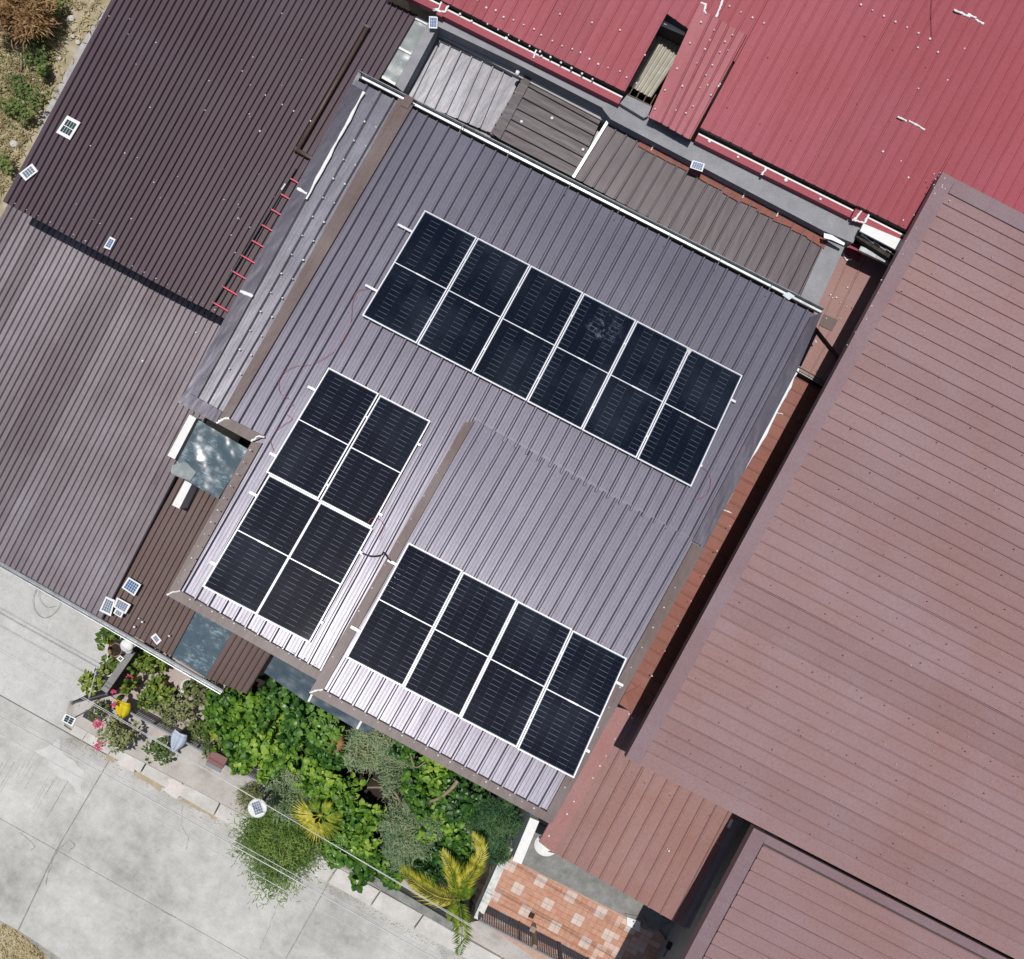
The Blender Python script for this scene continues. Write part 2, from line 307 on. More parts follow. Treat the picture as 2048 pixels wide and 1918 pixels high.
# photovoltaic cells under glass: dark, mirror-like, a little dust; two smeared dust marks
SMUDGE = [P(1208, 655, 4.6), P(775, 1350, 5.9), P(985, 1455, 6.0)]
def cell_mat(name, col, base_rough):
    m, nt, b = new_mat(name); p0 = pos(nt)
    n1 = noise(nt, p0, 0.8, 4); n2 = noise(nt, p0, 9, 6, 0.75)
    g = N(nt, 'ShaderNodeNewGeometry'); tot = None
    for c, r in zip(SMUDGE, (0.42, 0.40, 0.25)):
        d = N(nt, 'ShaderNodeVectorMath', operation='DISTANCE'); nt.links.new(g.outputs['Position'], d.inputs[0]); d.inputs[1].default_value = c
        k = ramp(nt, math_(nt, 'DIVIDE', d.outputs['Value'], r), [(0.25, 1.0), (1.0, 0.0)])
        tot = k if tot is None else math_(nt, 'MAXIMUM', tot, k)
    sm = math_(nt, 'MULTIPLY', tot, ramp(nt, n2, [(0.52, 0.0), (0.68, 0.5)]))
    dust = math_(nt, 'ADD', sm, ramp(nt, n1, [(0.45, 0.0), (0.8, 0.05)]))
    nt.links.new(mix(nt, dust, col, (0.30, 0.36, 0.46)), b.inputs['Base Color'])
    nt.links.new(math_(nt, 'ADD', math_(nt, 'MULTIPLY', n1, 0.04), base_rough), b.inputs['Roughness'])
    b.inputs['Specular IOR Level'].default_value = 0.36; return m
M['cell'] = cell_mat('solar_cell_glass', (0.0022, 0.0042, 0.0115), 0.02)
M['back'] = cell_mat('solar_backsheet_glass', (0.15, 0.175, 0.225), 0.02)
M['leaf'] = leaf_mat('broad_green_leaf', (0.035, 0.110, 0.012), (0.12, 0.27, 0.022), (0.36, 0.52, 0.075), 5, 0.36, 0.42, 5)
M['leaf2'] = leaf_mat('deep_green_leaf', (0.022, 0.075, 0.014), (0.055, 0.155, 0.022), (0.16, 0.31, 0.045), 5, 0.28, 0.34)
M['leafy'] = leaf_mat('lime_leaf', (0.05, 0.105, 0.015), (0.14, 0.23, 0.03), (0.33, 0.37, 0.055), 6, 0.32, 0.45)
M['leafo'] = leaf_mat('olive_leaf', (0.085, 0.115, 0.035), (0.18, 0.215, 0.075), (0.33, 0.34, 0.16), 6, 0.3, 0.5)
M['feather'] = leaf_mat('grey_green_needle', (0.14, 0.235, 0.12), (0.24, 0.33, 0.18), (0.37, 0.43, 0.25), 4, 0.3, 0.6, 4)
M['fern'] = leaf_mat('dark_fern', (0.035, 0.10, 0.04), (0.08, 0.17, 0.06), (0.17, 0.26, 0.10), 4, 0.3, 0.5, 5)
M['wisp'] = leaf_mat('wispy_olive', (0.09, 0.17, 0.025), (0.17, 0.27, 0.05), (0.29, 0.38, 0.10), 4, 0.3, 0.6, 4)
M['palmy'] = leaf_mat('yellow_palm', (0.36, 0.36, 0.035), (0.62, 0.57, 0.07), (0.80, 0.73, 0.22), 5, 0.35, 0.4, 9)
M['palmg'] = leaf_mat('green_yellow_palm', (0.10, 0.20, 0.02), (0.25, 0.34, 0.03), (0.48, 0.48, 0.06), 5, 0.35, 0.4, 9)
M['drygrass'] = leaf_mat('dry_grass', (0.30, 0.25, 0.12), (0.48, 0.40, 0.23), (0.62, 0.54, 0.36), 3, 0.2, 0.7, 6)
M['drybush'] = leaf_mat('dry_brown_bush', (0.20, 0.105, 0.04), (0.36, 0.22, 0.10), (0.50, 0.34, 0.18), 3, 0.2, 0.7, 6)
M['weed'] = leaf_mat('weed_leaf', (0.05, 0.10, 0.022), (0.10, 0.17, 0.035), (0.23, 0.27, 0.08), 3, 0.3, 0.55, 6)

# ------------------------------------------------------------ planes
g8 = -math.tan(math.radians(13.3))
c_ = q(1110, 694, 4.6); PM = (4.6 - g8 * c_[1], 0.0, g8)              # main roof, falls to the gutter
vl = q(1176, 964, PM)[1]; kc = math.tan(math.radians(3.0))
PC = (PM[0] + kc * vl + 0.012, 0.0, PM[2] - kc)                       # raised middle roof
c_ = q(112, 1185, 2.75); PG = (2.75 - 0.04 * c_[1], 0, 0.04)          # weathered carport roof
PD = (PG[0] + 0.97, 0, -0.075)                                          # dark roof above it
PH = (PG[0] - 0.10, 0, 0.04)
PT = (3.50, 0, 0.0)
c_ = q(1300, 210, 3.98); PR = (3.98 - 0.12 * c_[1], 0, 0.12)
c_ = q(1251, 1515, 4.42); PB = (4.42 + 0.05 * c_[0], -0.05, 0.0)
PB2 = (PB[0] - 0.15, -0.05, 0.0)
c_ = q(1250, 1600, 2.6); PL = (2.6 - 0.08 * c_[1], 0, 0.08)
PS = (2.75, 0, -0.02)

# ------------------------------------------------------------ roof sheets
def prof(p, h, w, t, mini=0):
    """one period of a rib profile, rib at the end: list of (x, height)"""
    pts = [(0, 0)]; pan = p - w
    for i in range(mini):
        c = pan * (i + 1) / (mini + 1); pts += [(c - 0.012, 0), (c - 0.005, 0.0016), (c + 0.005, 0.0016), (c + 0.012, 0)]
    pts += [(pan, 0), (pan + (w - t) / 2, h), (pan + (w + t) / 2, h)]
    return pts, p
RIB_MAIN = prof(0.25, 0.062, 0.070, 0.026, 2)
RIB_SM = prof(0.128, 0.042, 0.040, 0.012, 0)
RIB_RED = prof(0.22, 0.014, 0.045, 0.028, 0)
RIB_RT = prof(0.280, 0.028, 0.036, 0.016, 0)
RIB_LEAN = prof(0.291, 0.036, 0.062, 0.026, 0)
def sheets(root, pxs, plane, rib, per, mat, axis='v', lift=0.0, name='roof_sheet', uvq=None, jit=0.004, mats=None, dk=None):
    pts, p = rib
    if dk is not None: root = deck(root, dk, plane, None, -0.03)
    elif root.type == 'EMPTY': root = deck(root, pxs, (pl_(plane)[0] + lift,) + pl_(plane)[1:], None, -0.02)
    qd = uvq or quad(pxs, (pl_(plane)[0] + lift,) + pl_(plane)[1:])
    if axis == 'u': qd = [qd[3], qd[0], qd[1], qd[2]]     # s runs bottom->top, t right->left flipped
    mid0 = bil(qd, 0, 0.5); mid1 = bil(qd, 1, 0.5)
    width = math.hypot(mid1[0] - mid0[0], mid1[1] - mid0[1])
    n = max(1, round(width / p)); ns = max(1, round(n / per))
    for k in range(ns):
        i0 = round(n * k / ns); i1 = round(n * (k + 1) / ns)
        xs = []
        for i in range(i0, i1):
            for (x, h) in pts: xs.append((i * p + x, h))
        xs.append((i1 * p, 0)); dz = random.uniform(0, jit)
        vs = []; fs = []; m_ = len(xs)
        L = math.hypot(bil(qd, .5, 1)[0] - bil(qd, .5, 0)[0], bil(qd, .5, 1)[1] - bil(qd, .5, 0)[1])
        rows = max(2, int(L / 0.9) + 1); tl = random.uniform(-0.002, 0.002); wob = [random.uniform(-.004, .004) for _ in range(rows)]; zob = [random.uniform(-.0025, .0025) for _ in range(rows)]
        for r in range(rows):
            t = r / (rows - 1)
            if r == 0: t = tl
            for (x, h) in xs:
                u, v = bil(qd, (x + wob[r] * (0 if x < .01 or x > n * p - .01 else 1)) / (n * p), t); vs.append(W(u, v, pz(plane, u, v) + lift + h + dz + zob[r]))
        for r in range(rows - 1):
            for i in range(m_ - 1): fs.append((r * m_ + i, r * m_ + i + 1, (r + 1) * m_ + i + 1, (r + 1) * m_ + i))
        mm = mat if mats is None else mats[k % len(mats)]
        mesh(name, vs, fs, mm, root)
    # a thin dark deck just under the sheets so that the eaves have depth
    return qd
def deck(root, pxs, plane, mat=None, lift=-0.02, th=0.10, name='roof', uvq=None):
    qd = uvq or quad(pxs, plane)
    top = [W(u, v, pz(plane, u, v) + lift) for u, v in qd]; bot = [W(u, v, pz(plane, u, v) + lift - th) for u, v in qd]
    return MB().prism(top, bot).out(name, mat or M['soffit'], root)
def walls(root, pxs, plane, inset=0.25, zb=0.0, drop=0.1, mat=None, name='wall', uvq=None):
    qd = uvq or quad(pxs, plane); cu = sum(p[0] for p in qd) / len(qd); cv = sum(p[1] for p in qd) / len(qd)
    out = []
    for u, v in qd:
        d = math.hypot(u - cu, v - cv); k = max(0.1, (d - inset * 1.4) / d); out.append((cu + (u - cu) * k, cv + (v - cv) * k))
    top = [W(u, v, pz(plane, u, v) - drop) for u, v in out]; bot = [W(u, v, zb) for u, v in out]
    return MB().prism(top, bot).out(name, mat or M['wall'], root)
def base_of(pxs, plane):
    qd = quad(pxs, plane); return W(sum(p[0] for p in qd) / len(qd), sum(p[1] for p in qd) / len(qd), 0)
def fl(root, pxs, plane, lift=0.045, th=0.09, mat='flash', name='flashing'): return plate(name, pxs, plane, lift, th, M[mat], root)
def dots(root, pts, plane, lift, r=0.024, name='sealed_screw', mat='seal'):
    b = MB()
    for (x, y) in pts:
        c = P(x, y, (pl_(plane)[0] + lift,) + pl_(plane)[1:])
        rr = r * random.uniform(0.7, 1.25)
        b.lathe(c, [(rr, -0.01), (rr * 0.9, 0.006), (rr * 0.45, 0.014), (0.001, 0.016)], 7)
    o = b.out(name, M[mat], root, True); o['kind'] = 'stuff'; return o
def bead(root, pts, plane, lift, w=0.02, name='sealant_bead', mat='seal'):
    """irregular line of sealant"""
    b = MB(); P3 = []
    for i in range(len(pts) - 1):
        for k in range(5):
            t = k / 5; P3.append((pts[i][0] * (1 - t) + pts[i + 1][0] * t + random.uniform(-.8, .8), pts[i][1] * (1 - t) + pts[i + 1][1] * t + random.uniform(-.8, .8)))
    P3.append(pts[-1]); pp = [P(x, y, (pl_(plane)[0] + lift,) + pl_(plane)[1:]) for x, y in P3]
    vs = []; fs = []
    for i, p in enumerate(pp):
        d = (pp[min(i + 1, len(pp) - 1)] - pp[max(0, i - 1)]); d.z = 0; d.normalize(); nrm = Vector((-d.y, d.x, 0)); ww = w * random.uniform(0.6, 1.25)
        vs += [p + nrm * ww - Vector((0, 0, .006)), p + nrm * ww * .5 + Vector((0, 0, .006)), p - nrm * ww * .5 + Vector((0, 0, .006)), p - nrm * ww - Vector((0, 0, .006))]
    for i in range(len(pp) - 1):
        for k in range(3): fs.append((i * 4 + k, i * 4 + k + 1, i * 4 + 5 + k, i * 4 + 4 + k))
    return b.add(vs, fs).out(name, M[mat], root)
def trough(name, p0, p1, plane_z, w, h, mat, parent, th=0.006):
    """open gutter between two world points at its rim"""
    a, b = Vector(p0), Vector(p1); d = (b - a).normalized(); s = Vector((-d.y, d.x, 0))
    pf = [(-w / 2 - .012, 0.004), (-w / 2, 0.0), (-w / 2 * .9, -h), (w / 2 * .9, -h), (w / 2, 0.0), (w / 2 + .012, 0.004)]
    pf2 = [(x * 1.06, z - th) for x, z in reversed(pf)]
    pr = pf + pf2; n = len(pr); vs = []
    for e in (a, b):
        for x, z in pr: vs.append(e + s * x + Vector((0, 0, z)))
    fs = [(i, (i + 1) % n, n + (i + 1) % n, n + i) for i in range(n)] + [tuple(range(n))[::-1], tuple(range(n, 2 * n))]
    return MB().add(vs, fs).out(name, mat, parent)

# ============================================================ SETTING: ground, road, pavement
def ground_poly(name, pxs, z, th, mat, parent=None, kind='structure', label=None, cat=None):
    o = plate(name, pxs, z, 0.0, th, mat, parent)
    if parent is None: tag(o, label, cat, None, kind)
    return o
gs = 120
gnd = MB().add([(-gs, -gs, -0.06), (gs, -gs, -0.06), (gs, gs, -0.06), (-gs, gs, -0.06)], [(0, 1, 2, 3)]).out('ground', M['lot'])
tag(gnd, 'dry bare ground with scattered grass around the houses', 'ground', None, 'structure')
road = ground_poly('road', [(300, 1500), (2300, 2600), (1700, 3300), (36, 1862), (-900, 1380), (-700, 900), (-200, 1278), (222, 1514)], -0.018, 0.02, M['joint'], None, 'structure', 'grey concrete road along the houses', 'road')
def shrink(pxs, k):
    cx = sum(p[0] for p in pxs) / len(pxs); cy = sum(p[1] for p in pxs) / len(pxs)
    o = []
    for x, y in pxs:
        d = math.hypot(x - cx, y - cy); o.append((x + (cx - x) * k / d, y + (cy - y) * k / d))
    return o
for s_ in ([(222, 1515), (113, 1700), (-300, 1470), (-190, 1285)], [(222, 1515), (660, 1760), (553, 1950), (113, 1700)], [(660, 1760), (1500, 2230), (1400, 2430), (553, 1950)],
           [(113, 1700), (36, 1861), (-120, 1775), (-300, 1690), (-250, 1497)], [(113, 1700), (553, 1950), (440, 2130), (37, 1861)], [(553, 1950), (1400, 2430), (1280, 2600), (440, 2130)]):
    plate('road_slab', shrink(s_, 1.1), 0.0, 0.0, 0.03, M['road'], road)
_sp = [(70, 1503), (92, 1496), (106, 1490), (114, 1478), (122, 1484), (120, 1500), (132, 1512), (150, 1524), (166, 1540), (170, 1558), (160, 1572), (164, 1590), (150, 1580), (138, 1562), (120, 1556), (108, 1544), (98, 1532), (96, 1518), (82, 1512)]
_sp2 = []
for i_ in range(len(_sp)):
    a_, b_ = _sp[i_], _sp[(i_ + 1) % len(_sp)]
    for k_ in range(3): _sp2.append((a_[0] + (b_[0] - a_[0]) * k_ / 3 + random.uniform(-2.2, 2.2), a_[1] + (b_[1] - a_[1]) * k_ / 3 + random.uniform(-2.2, 2.2)))
plate('cement_spill', _sp2, 0.0, 0.005, 0.004, M['cpatch'], road)
bm_ = MB()
for k in range(26):                                # broom grooves raised in the slab by the driveway
    x = random.uniform(-10, 140); y = random.uniform(1500, 1570); L = random.uniform(30, 90)
    a = P(x, y, 0.0035); b = P(x - L * .5, y + L * .88, 0.0035); d = (b - a).normalized(); n_ = Vector((-d.y, d.x, 0)) * 0.0045
    bm_.add([a + n_, a - n_, b - n_, b + n_], [(0, 1, 2, 3)])
o_ = bm_.out('groove', M['walk'], road); o_['kind'] = 'stuff'
drv = ground_poly('driveway', [(240, 1255), (262, 1296), (219, 1392), (140, 1402), (128, 1452), (222, 1513), (-195, 1280), (-420, 1000), (-100, 800)], 0.012, 0.08, M['drive'], None, 'structure', 'pale concrete driveway slab in front of the carport roof', 'driveway')
walk = ground_poly('pavement', [(128, 1448), (138, 1404), (215, 1388), (262, 1420), (530, 1562), (700, 1650), (905, 1855), (640, 1716), (470, 1622), (274, 1518), (222, 1500)], 0.11, 0.15, M['walk'], None, 'structure', 'narrow worn pavement along the garden fence', 'pavement')
krb = empty('kerb', P(450, 1630, 0), 'pale concrete kerb along the pavement edge', 'kerb', None, 'structure')
kin = [(150, 1450), (232, 1496), (470, 1622), (640, 1716), (915, 1868), (1150, 2000)]; kout = [(138, 1466), (222, 1512), (457, 1648), (620, 1746), (895, 1896), (1130, 2030)]
def lerp(pp, t):
    t = t * (len(pp) - 1); i = min(int(t), len(pp) - 2); f = t - i
    return (pp[i][0] * (1 - f) + pp[i + 1][0] * f, pp[i][1] * (1 - f) + pp[i + 1][1] * f)
nb = 16
for i in range(nb):
    t0, t1 = i / nb + 0.0012, (i + 1) / nb - 0.0012
    plate('kerb_block', [lerp(kin, t0), lerp(kin, t1), lerp(kout, t1), lerp(kout, t0)], 0.125 + random.uniform(0, .012), 0, 0.2, M['kerb'], krb)
for pts in ([(234, 1522), (262, 1511), (272, 1524), (268, 1545), (250, 1536), (238, 1530)], [(335, 1556), (352, 1560), (372, 1574), (362, 1590), (352, 1598), (326, 1580), (338, 1568)], [(380, 1590), (382, 1580)][:0]):
    if pts: plate('ramp_patch', pts, 0.14, 0, 0.16, M['ramp'], krb)
def ragged(pts, k=4, amp=2.5):
    o = []
    for i in range(len(pts)):
        a_, b_ = pts[i], pts[(i + 1) % len(pts)]
        for j in range(k): o.append((a_[0] + (b_[0] - a_[0]) * j / k + random.uniform(-amp, amp), a_[1] + (b_[1] - a_[1]) * j / k + random.uniform(-amp, amp)))
    return o
for pts in ([(216, 1508), (232, 1514), (226, 1526), (210, 1518)], [(270, 1528), (330, 1562), (322, 1582), (268, 1550)], [(368, 1582), (440, 1626), (430, 1640), (364, 1602)], [(668, 1744), (684, 1752), (676, 1772), (656, 1762)]):
    plate('silt_patch', ragged(pts), 0.006, 0, 0.01, M['silt'], road)
soil = ground_poly('shade_dark_soil', [(430, 1370), (640, 1330), (1120, 1560), (1060, 1650), (955, 1842), (905, 1850), (520, 1565), (400, 1480)], 0.06, 0.12, M['soil'], None, 'structure', 'garden soil darkened to paint the shade under the shrubs', 'soil')
gfl = ground_poly('garden_floor', [(300, 1290), (470, 1360), (560, 1500), (556, 1582), (500, 1552), (262, 1424), (225, 1392)], 0.085, 0.12, M['gfloor'], None, 'structure', 'pinkish cement floor inside the garden fence', 'floor')
yard = ground_poly('yard_floor', [(600, 1000), (1300, 700), (2100, 900), (1900, 1900), (1400, 1905), (1310, 1870), (1075, 1640), (700, 1480)], 0.02, 0.06, M['gfloor'], None, 'structure', 'cement ground in the gaps between the houses', 'floor')
lotg = ground_poly('rubble_ground', [(205, 20), (160, 90), (128, 150), (95, 215), (75, 268), (60, 330), (40, 370), (120, 380), (330, 60)], -0.055, 0.01, M['gravel'], None, 'structure', 'grey cement rubble ground beside the dark roof', 'ground')

# ============================================================ HOUSE 1: main roof with the solar panels
A_ext = [(712, 160), (818, 214), (450, 842), (370, 800)]
A_a = [(818, 214), (878, 245), (529, 876), (450, 842)]
A_b = [(878, 245), (1183, 401), (663, 1370), (334, 1190)]
A_c = [(1183, 401), (1640, 634), (1403, 1096), (940, 848)]
A_d = [(945, 838), (1407, 1092), (1100, 1640), (628, 1384)]
house = empty('house', base_of(A_b, PM), 'brown ribbed metal roofed house carrying the large solar panels', 'house')
sheets(house, A_ext, PM, RIB_MAIN, 2, M['ext'], lift=0.0)
sheets(house, A_a, PM, RIB_MAIN, 4, M['main'])
sheets(house, A_b, PM, RIB_MAIN, 4, M['main'])
sheets(house, A_c, PM, RIB_MAIN, 4, M['main'])
sheets(house, A_d, PC, RIB_MAIN, 4, M['center'])
uvd = quad(A_d, PC); 
walls(house, A_ext, PM, 0.35, 0, 0.13); walls(house, [(850, 235), (1610, 640), (1380, 1075), (500, 880)], PM, 0.3, 0, 0.13)
walls(house, [(545, 875), (960, 860), (660, 1340), (370, 1180)], PM, 0.3, 0, 0.13); walls(house, [(960, 860), (1390, 1100), (1090, 1610), (650, 1370)], PC, 0.3, 0, 0.16)
# flashings
fl(house, [(703, 168), (728, 181), (395, 794), (371, 782)], PM, 0.074, 0.16, 'flashg')
fl(house, [(371, 782), (444, 823), (431, 846), (354, 804)], PM, 0.080, 0.22, 'flashg')
fl(house, [(797, 196), (826, 211), (459, 836), (433, 845)], PM, 0.072, 0.05)
fl(house, [(457, 836), (529, 873), (503, 884), (433, 846)], PM, 0.078, 0.2)
fl(house, [(503, 884), (524, 886), (360, 1181), (333, 1190)], PM, 0.074, 0.2)
fl(house, [(333, 1190), (360, 1181), (642, 1343), (634, 1360)], PM, 0.082, 0.22)
fl(house, [(929, 845), (949, 842), (646, 1380), (618, 1386)], PC, 0.078, 0.4)
fl(house, [(618, 1386), (646, 1380), (1098, 1626), (1102, 1649)], PC, 0.082, 0.3)
fl(house, [(1386, 1086), (1409, 1096), (1104, 1648), (1094, 1622)], PC, 0.076, 0.25, 'flash')
fl(house, [(1622, 634), (1645, 624), (1592, 745), (1409, 1094), (1385, 1082)], PM, 0.074, 0.2, 'flashg')
# mortar-white joints
bead(house, [(728, 184), (691, 252), (650, 327), (612, 398)], PM, 0.084, 0.028)
bead(house, [(594, 376), (614, 387)], PM, 0.084, 0.03); bead(house, [(480, 582), (505, 593)], PM, 0.084, 0.03)
bead(house, [(433, 846), (446, 838), (458, 836)], PM, 0.086, 0.022); bead(house, [(334, 1190), (346, 1184), (360, 1182)], PM, 0.086, 0.016)
bead(house, [(618, 1386), (632, 1381), (646, 1380)], PC, 0.09, 0.016); bead(house, [(502, 883), (516, 872), (529, 874)], PM, 0.086, 0.018)
bead(house, [(1592, 745), (1570, 790), (1530, 868), (1482, 946), (1432, 1042)], PM, 0.045, 0.035)
dots(house, [(729 + k * -20.8 + dx, 243 + k * 38 + dy) for k in range(14) for dx, dy in ((0, 0), (23, 11))], PM, 0.066, 0.020)
dots(house, [(500 - 13 * k, 900 + 24 * k) for k in range(12)] + [(380 + 22 * k, 1199 + 12 * k) for k in range(12)] + [(660 + 24 * k, 1392 + 13.2 * k) for k in range(18)] + [(1130 + 22 * k, 1575 - 40 * k) for k in range(11)] + [(900 - 26 * k, 900 + 46 * k) for k in range(10)], PC, 0.086, 0.013)
# gutter with brackets
gz = (PM[0] - 0.015, 0, g8)
gut = trough('gutter', P(714, 146, (pz(PM, 0, q(717, 146, PM)[1]), 0, 0)), P(1647, 622, (pz(PM, 0, q(1646, 621, PM)[1]), 0, 0)), 0, 0.10, 0.12, M['galv'], house)
for x, y in ((925, 246), (1018, 299), (1139, 366), (1238, 415), (1338, 468), (1439, 516), (1541, 568)):
    a = P(x + 3, y + 1, (PM[0] + .03, 0, g8)); b = P(x - 10, y + 24, (PM[0] + .045, 0, g8)); MB().tube([a, b], 0.010, 5).out('gutter_bracket', M['galv'], gut)
fl(house, [(700, 176), (717, 143), (722, 148), (708, 180)], PM, 0.0, 0.12, 'galv', 'gutter_end')
fl(house, [(800, 210), (812, 188), (828, 197), (815, 217)], PM, 0.09, 0.08, 'flash', 'joint_cap')
fl(house, [(1565, 590), (1577, 584), (1590, 592), (1578, 600)], PM, 0.06, 0.02, 'lightgrey', 'patch_tape')
# ridge lap: low upstand where the middle roof sheets begin
fl(house, [(943, 836), (950, 834), (1410, 1090), (1405, 1097)], PM, 0.020, 0.03, 'main', 'lap_edge')

# ============================================================ solar panels
def uvbasis(plane):
    eu = W(1, 0, plane[1]).normalized(); ev0 = W(0, 1, plane[2]); ev = (ev0 - eu * ev0.dot(eu)).normalized(); return eu, ev, eu.cross(ev)
def local_mesh(name, verts, faces, mat):
    me = bpy.data.meshes.new(name); me.from_pydata([tuple(v) for v in verts], [], faces); me.update(); me.materials.append(mat); return me
def lbox(x0, x1, y0, y1, z0, z1):
    return [(x0, y0, z0), (x1, y0, z0), (x1, y1, z0), (x0, y1, z0), (x0, y0, z1), (x1, y0, z1), (x1, y1, z1), (x0, y1, z1)], [(3, 2, 1, 0), (4, 5, 6, 7), (0, 1, 5, 4), (1, 2, 6, 5), (2, 3, 7, 6), (3, 0, 4, 7)]
def child(name, me, parent, loc=(0, 0, 0)):
    o = bpy.data.objects.new(name, me); o.parent = parent; o.location = loc; S.collection.objects.link(o); return o
LIFT = 0.10
def panel_array(pxs, plane, nx, ny, labels, group, skew=True):
    pp = (plane[0] + LIFT + 0.035,) + plane[1:]
    TL, TR, BR, BL = [q(x, y, pp) for x, y in pxs]
    eu, ev, ew = uvbasis(plane)
    wd = ((math.dist(TL, TR) + math.dist(BL, BR)) / 2 - 0.02 * (nx - 1)) / nx
    ht = ((math.dist(TL, BL) + math.dist(TR, BR)) / 2 - 0.025 * (ny - 1)) / ny
    f = 0.021
    fr = MB()
    for (x0, x1, y0, y1) in ((-wd / 2, -wd / 2 + f, -ht / 2, ht / 2), (wd / 2 - f, wd / 2, -ht / 2, ht / 2), (-wd / 2 + f, wd / 2 - f, -ht / 2, -ht / 2 + f), (-wd / 2 + f, wd / 2 - f, ht / 2 - f, ht / 2)):
        vs, fs = lbox(x0, x1, y0, y1, -0.035, 0.0); fr.add(vs, fs)
    frame_me = local_mesh('frame', fr.v, fr.f, M['alu'])
    vs, fs = lbox(-wd / 2 + f - .003, wd / 2 - f + .003, -ht / 2 + f - .003, ht / 2 - f + .003, -0.012, -0.0075); back_me = local_mesh('backsheet', vs, fs, M['back'])
    mg = 0.012; hx = wd / 2 - f - 0.010; hy = ht / 2 - f - 0.012; midh = 0.011
    cw = 2 * hx / 6; ch = (hy - midh) / 12; gx, gy = 0.0012, 0.0014
    vs, fs = lbox(-cw / 2 + gx / 2, cw / 2 - gx / 2, -ch / 2 + gy / 2, ch / 2 - gy / 2, -0.002, 0.0); cell_me = local_mesh('solar_cell', vs, fs, M['cell'])
    vs, fs = lbox(-cw / 2 + gx / 2, cw / 2 - gx / 2, -ch / 2 + .0030, ch / 2 - .0030, -0.002, 0.0); glint_cell = local_mesh('solar_cell', vs, fs, M['cell'])  # shorter cells bare pale dashes that paint the ribbon glints
    st = MB(); vs, fs = lbox(-wd / 2 + f, wd / 2 - f, -.0075, .0075, -0.004, 0.0012); st.add(vs, fs)
    vs, fs = lbox(-0.10, 0.10, -.0135, .0135, -0.004, 0.002); st.add(vs, fs); strip_me = local_mesh('centre_strip', st.v, st.f, M['alu'])
    for j in range(ny):
        for i in range(nx):
            s_ = (i + 0.5) / nx; t_ = 1 - (j + 0.5) / ny
            c = [bil([TL[:2], TR[:2], BR[:2], BL[:2]], s_, t_)[k] for k in (0, 1)]
            o = empty('solar_panel', W(c[0], c[1], pz(pp, *c)), labels[j * nx + i], 'solar panel', group)
            rot = Matrix((eu, ev, ew)).transposed(); o.rotation_euler = rot.to_euler()
            child('frame', frame_me, o); bk = child('backsheet', back_me, o); child('centre_strip', strip_me, o, (0, 0, -0.0052))
            for half in (-1, 1):
                for a in range(12):
                    y = half * (midh + ch * (a + 0.5))
                    for b_ in range(6): child('solar_cell', glint_cell if (b_ + i + j) % 2 else cell_me, bk, (-hx + cw * (b_ + .5), y, -0.0046))
    return TL, TR, BR, BL, pp
PX1 = [(845, 419), (1493, 754), (1376, 971.5), (727.5, 630.5)]
PX2 = [(652, 730.5), (862, 842.7), (618, 1287), (410, 1175.5)]
PX3 = [(815, 1083), (1262, 1322), (1140.5, 1553.5), (693.5, 1314.5)]
ords = ['first', 'second', 'third', 'fourth', 'fifth', 'sixth']
panel_array(PX1, PM, 6, 1, ['%s solar panel from the ladder side in the row of six%s' % (o, ', dust smeared' if k == 3 else '') for k, o in enumerate(ords)], 'solar panels in the row of six')
panel_array(PX2, PM, 2, 2, ['solar panel in the block of four, ladder side, end towards the long gutter', 'solar panel in the block of four, raised roof side, end towards the long gutter',
                            'solar panel in the block of four, ladder side, end towards the garden', 'solar panel in the block of four, raised roof side, end towards the garden'], 'solar panels in the block of four')
panel_array(PX3, PC, 4, 1, ['%s solar panel from the carport side in the row of four on the raised roof' % o for o in ords[:4]], 'solar panels in the row of four')
def rail(pa, pb, plane, label, n=0):
    pp = (plane[0] + LIFT - 0.03,) + plane[1:]
    a, b = P(*pa, pp), P(*pb, pp); d = (b - a).normalized(); ev = uvbasis(plane)[1] * 0.022; up = Vector((0, 0, 0.02))
    r = empty('mounting_rail', (a + b) / 2 - Vector((0, 0, 0.07)), label, 'rail', 'aluminium rails under the solar panels')
    MB().prism([a + ev + up, b + ev + up, b - ev + up, a - ev + up], [a + ev - up, b + ev - up, b - ev - up, a - ev - up]).out('bar', M['alu'], r)
    L = (b - a).length; k = int(L / 1.2) + 1
    for i in range(k + 1):
        c = a + d * (0.08 + (L - 0.16) * i / k); MB().box(c - Vector((0, 0, 0.055)), (0.05, 0.05, 0.08)).out('foot', M['alu'], r)
rail((796, 449), (1471, 804), PM, 'aluminium rail under the row of six panels, gutter side')
rail((731, 570), (1404, 932), PM, 'aluminium rail under the row of six panels, garden side')
rail((616, 773), (842, 891), PM, 'aluminium rail under the block of four, nearest the row of six')
rail((540, 906), (765, 1031), PM, 'aluminium rail under the block of four, second from the row of six')
rail((500, 984), (727, 1108), PM, 'aluminium rail under the block of four, third from the row of six')
rail((421, 1123), (647, 1246), PM, 'aluminium rail under the block of four, next to the garden eave')
rail((776, 1120), (1246, 1371), PC, 'aluminium rail under the row of four on the raised roof, upper one')
rail((702, 1253), (1179, 1503), PC, 'aluminium rail under the row of four on the raised roof, by the garden eave')
def cable(pts, r, mat, label, cat='cable', group=None, name='cable'):
    o = MB().tube(smooth_path(pts, 5), r, 5).out(name, mat, None, True); return tag(o, label, cat, group)
def cpath(pp, plane, lift): return [P(x, y, (plane[0] + lift + random.uniform(0, .015),) + plane[1:]) for x, y in pp]
cable(cpath([(735, 577), (715, 582), (705, 605), (702, 640), (690, 675), (660, 708), (622, 728), (592, 732), (566, 746), (557, 768), (562, 788), (578, 797)], PM, 0.05), 0.0042, M['redcable'], 'thin red cable curving from the row of six to the block of four', name='red_cable')
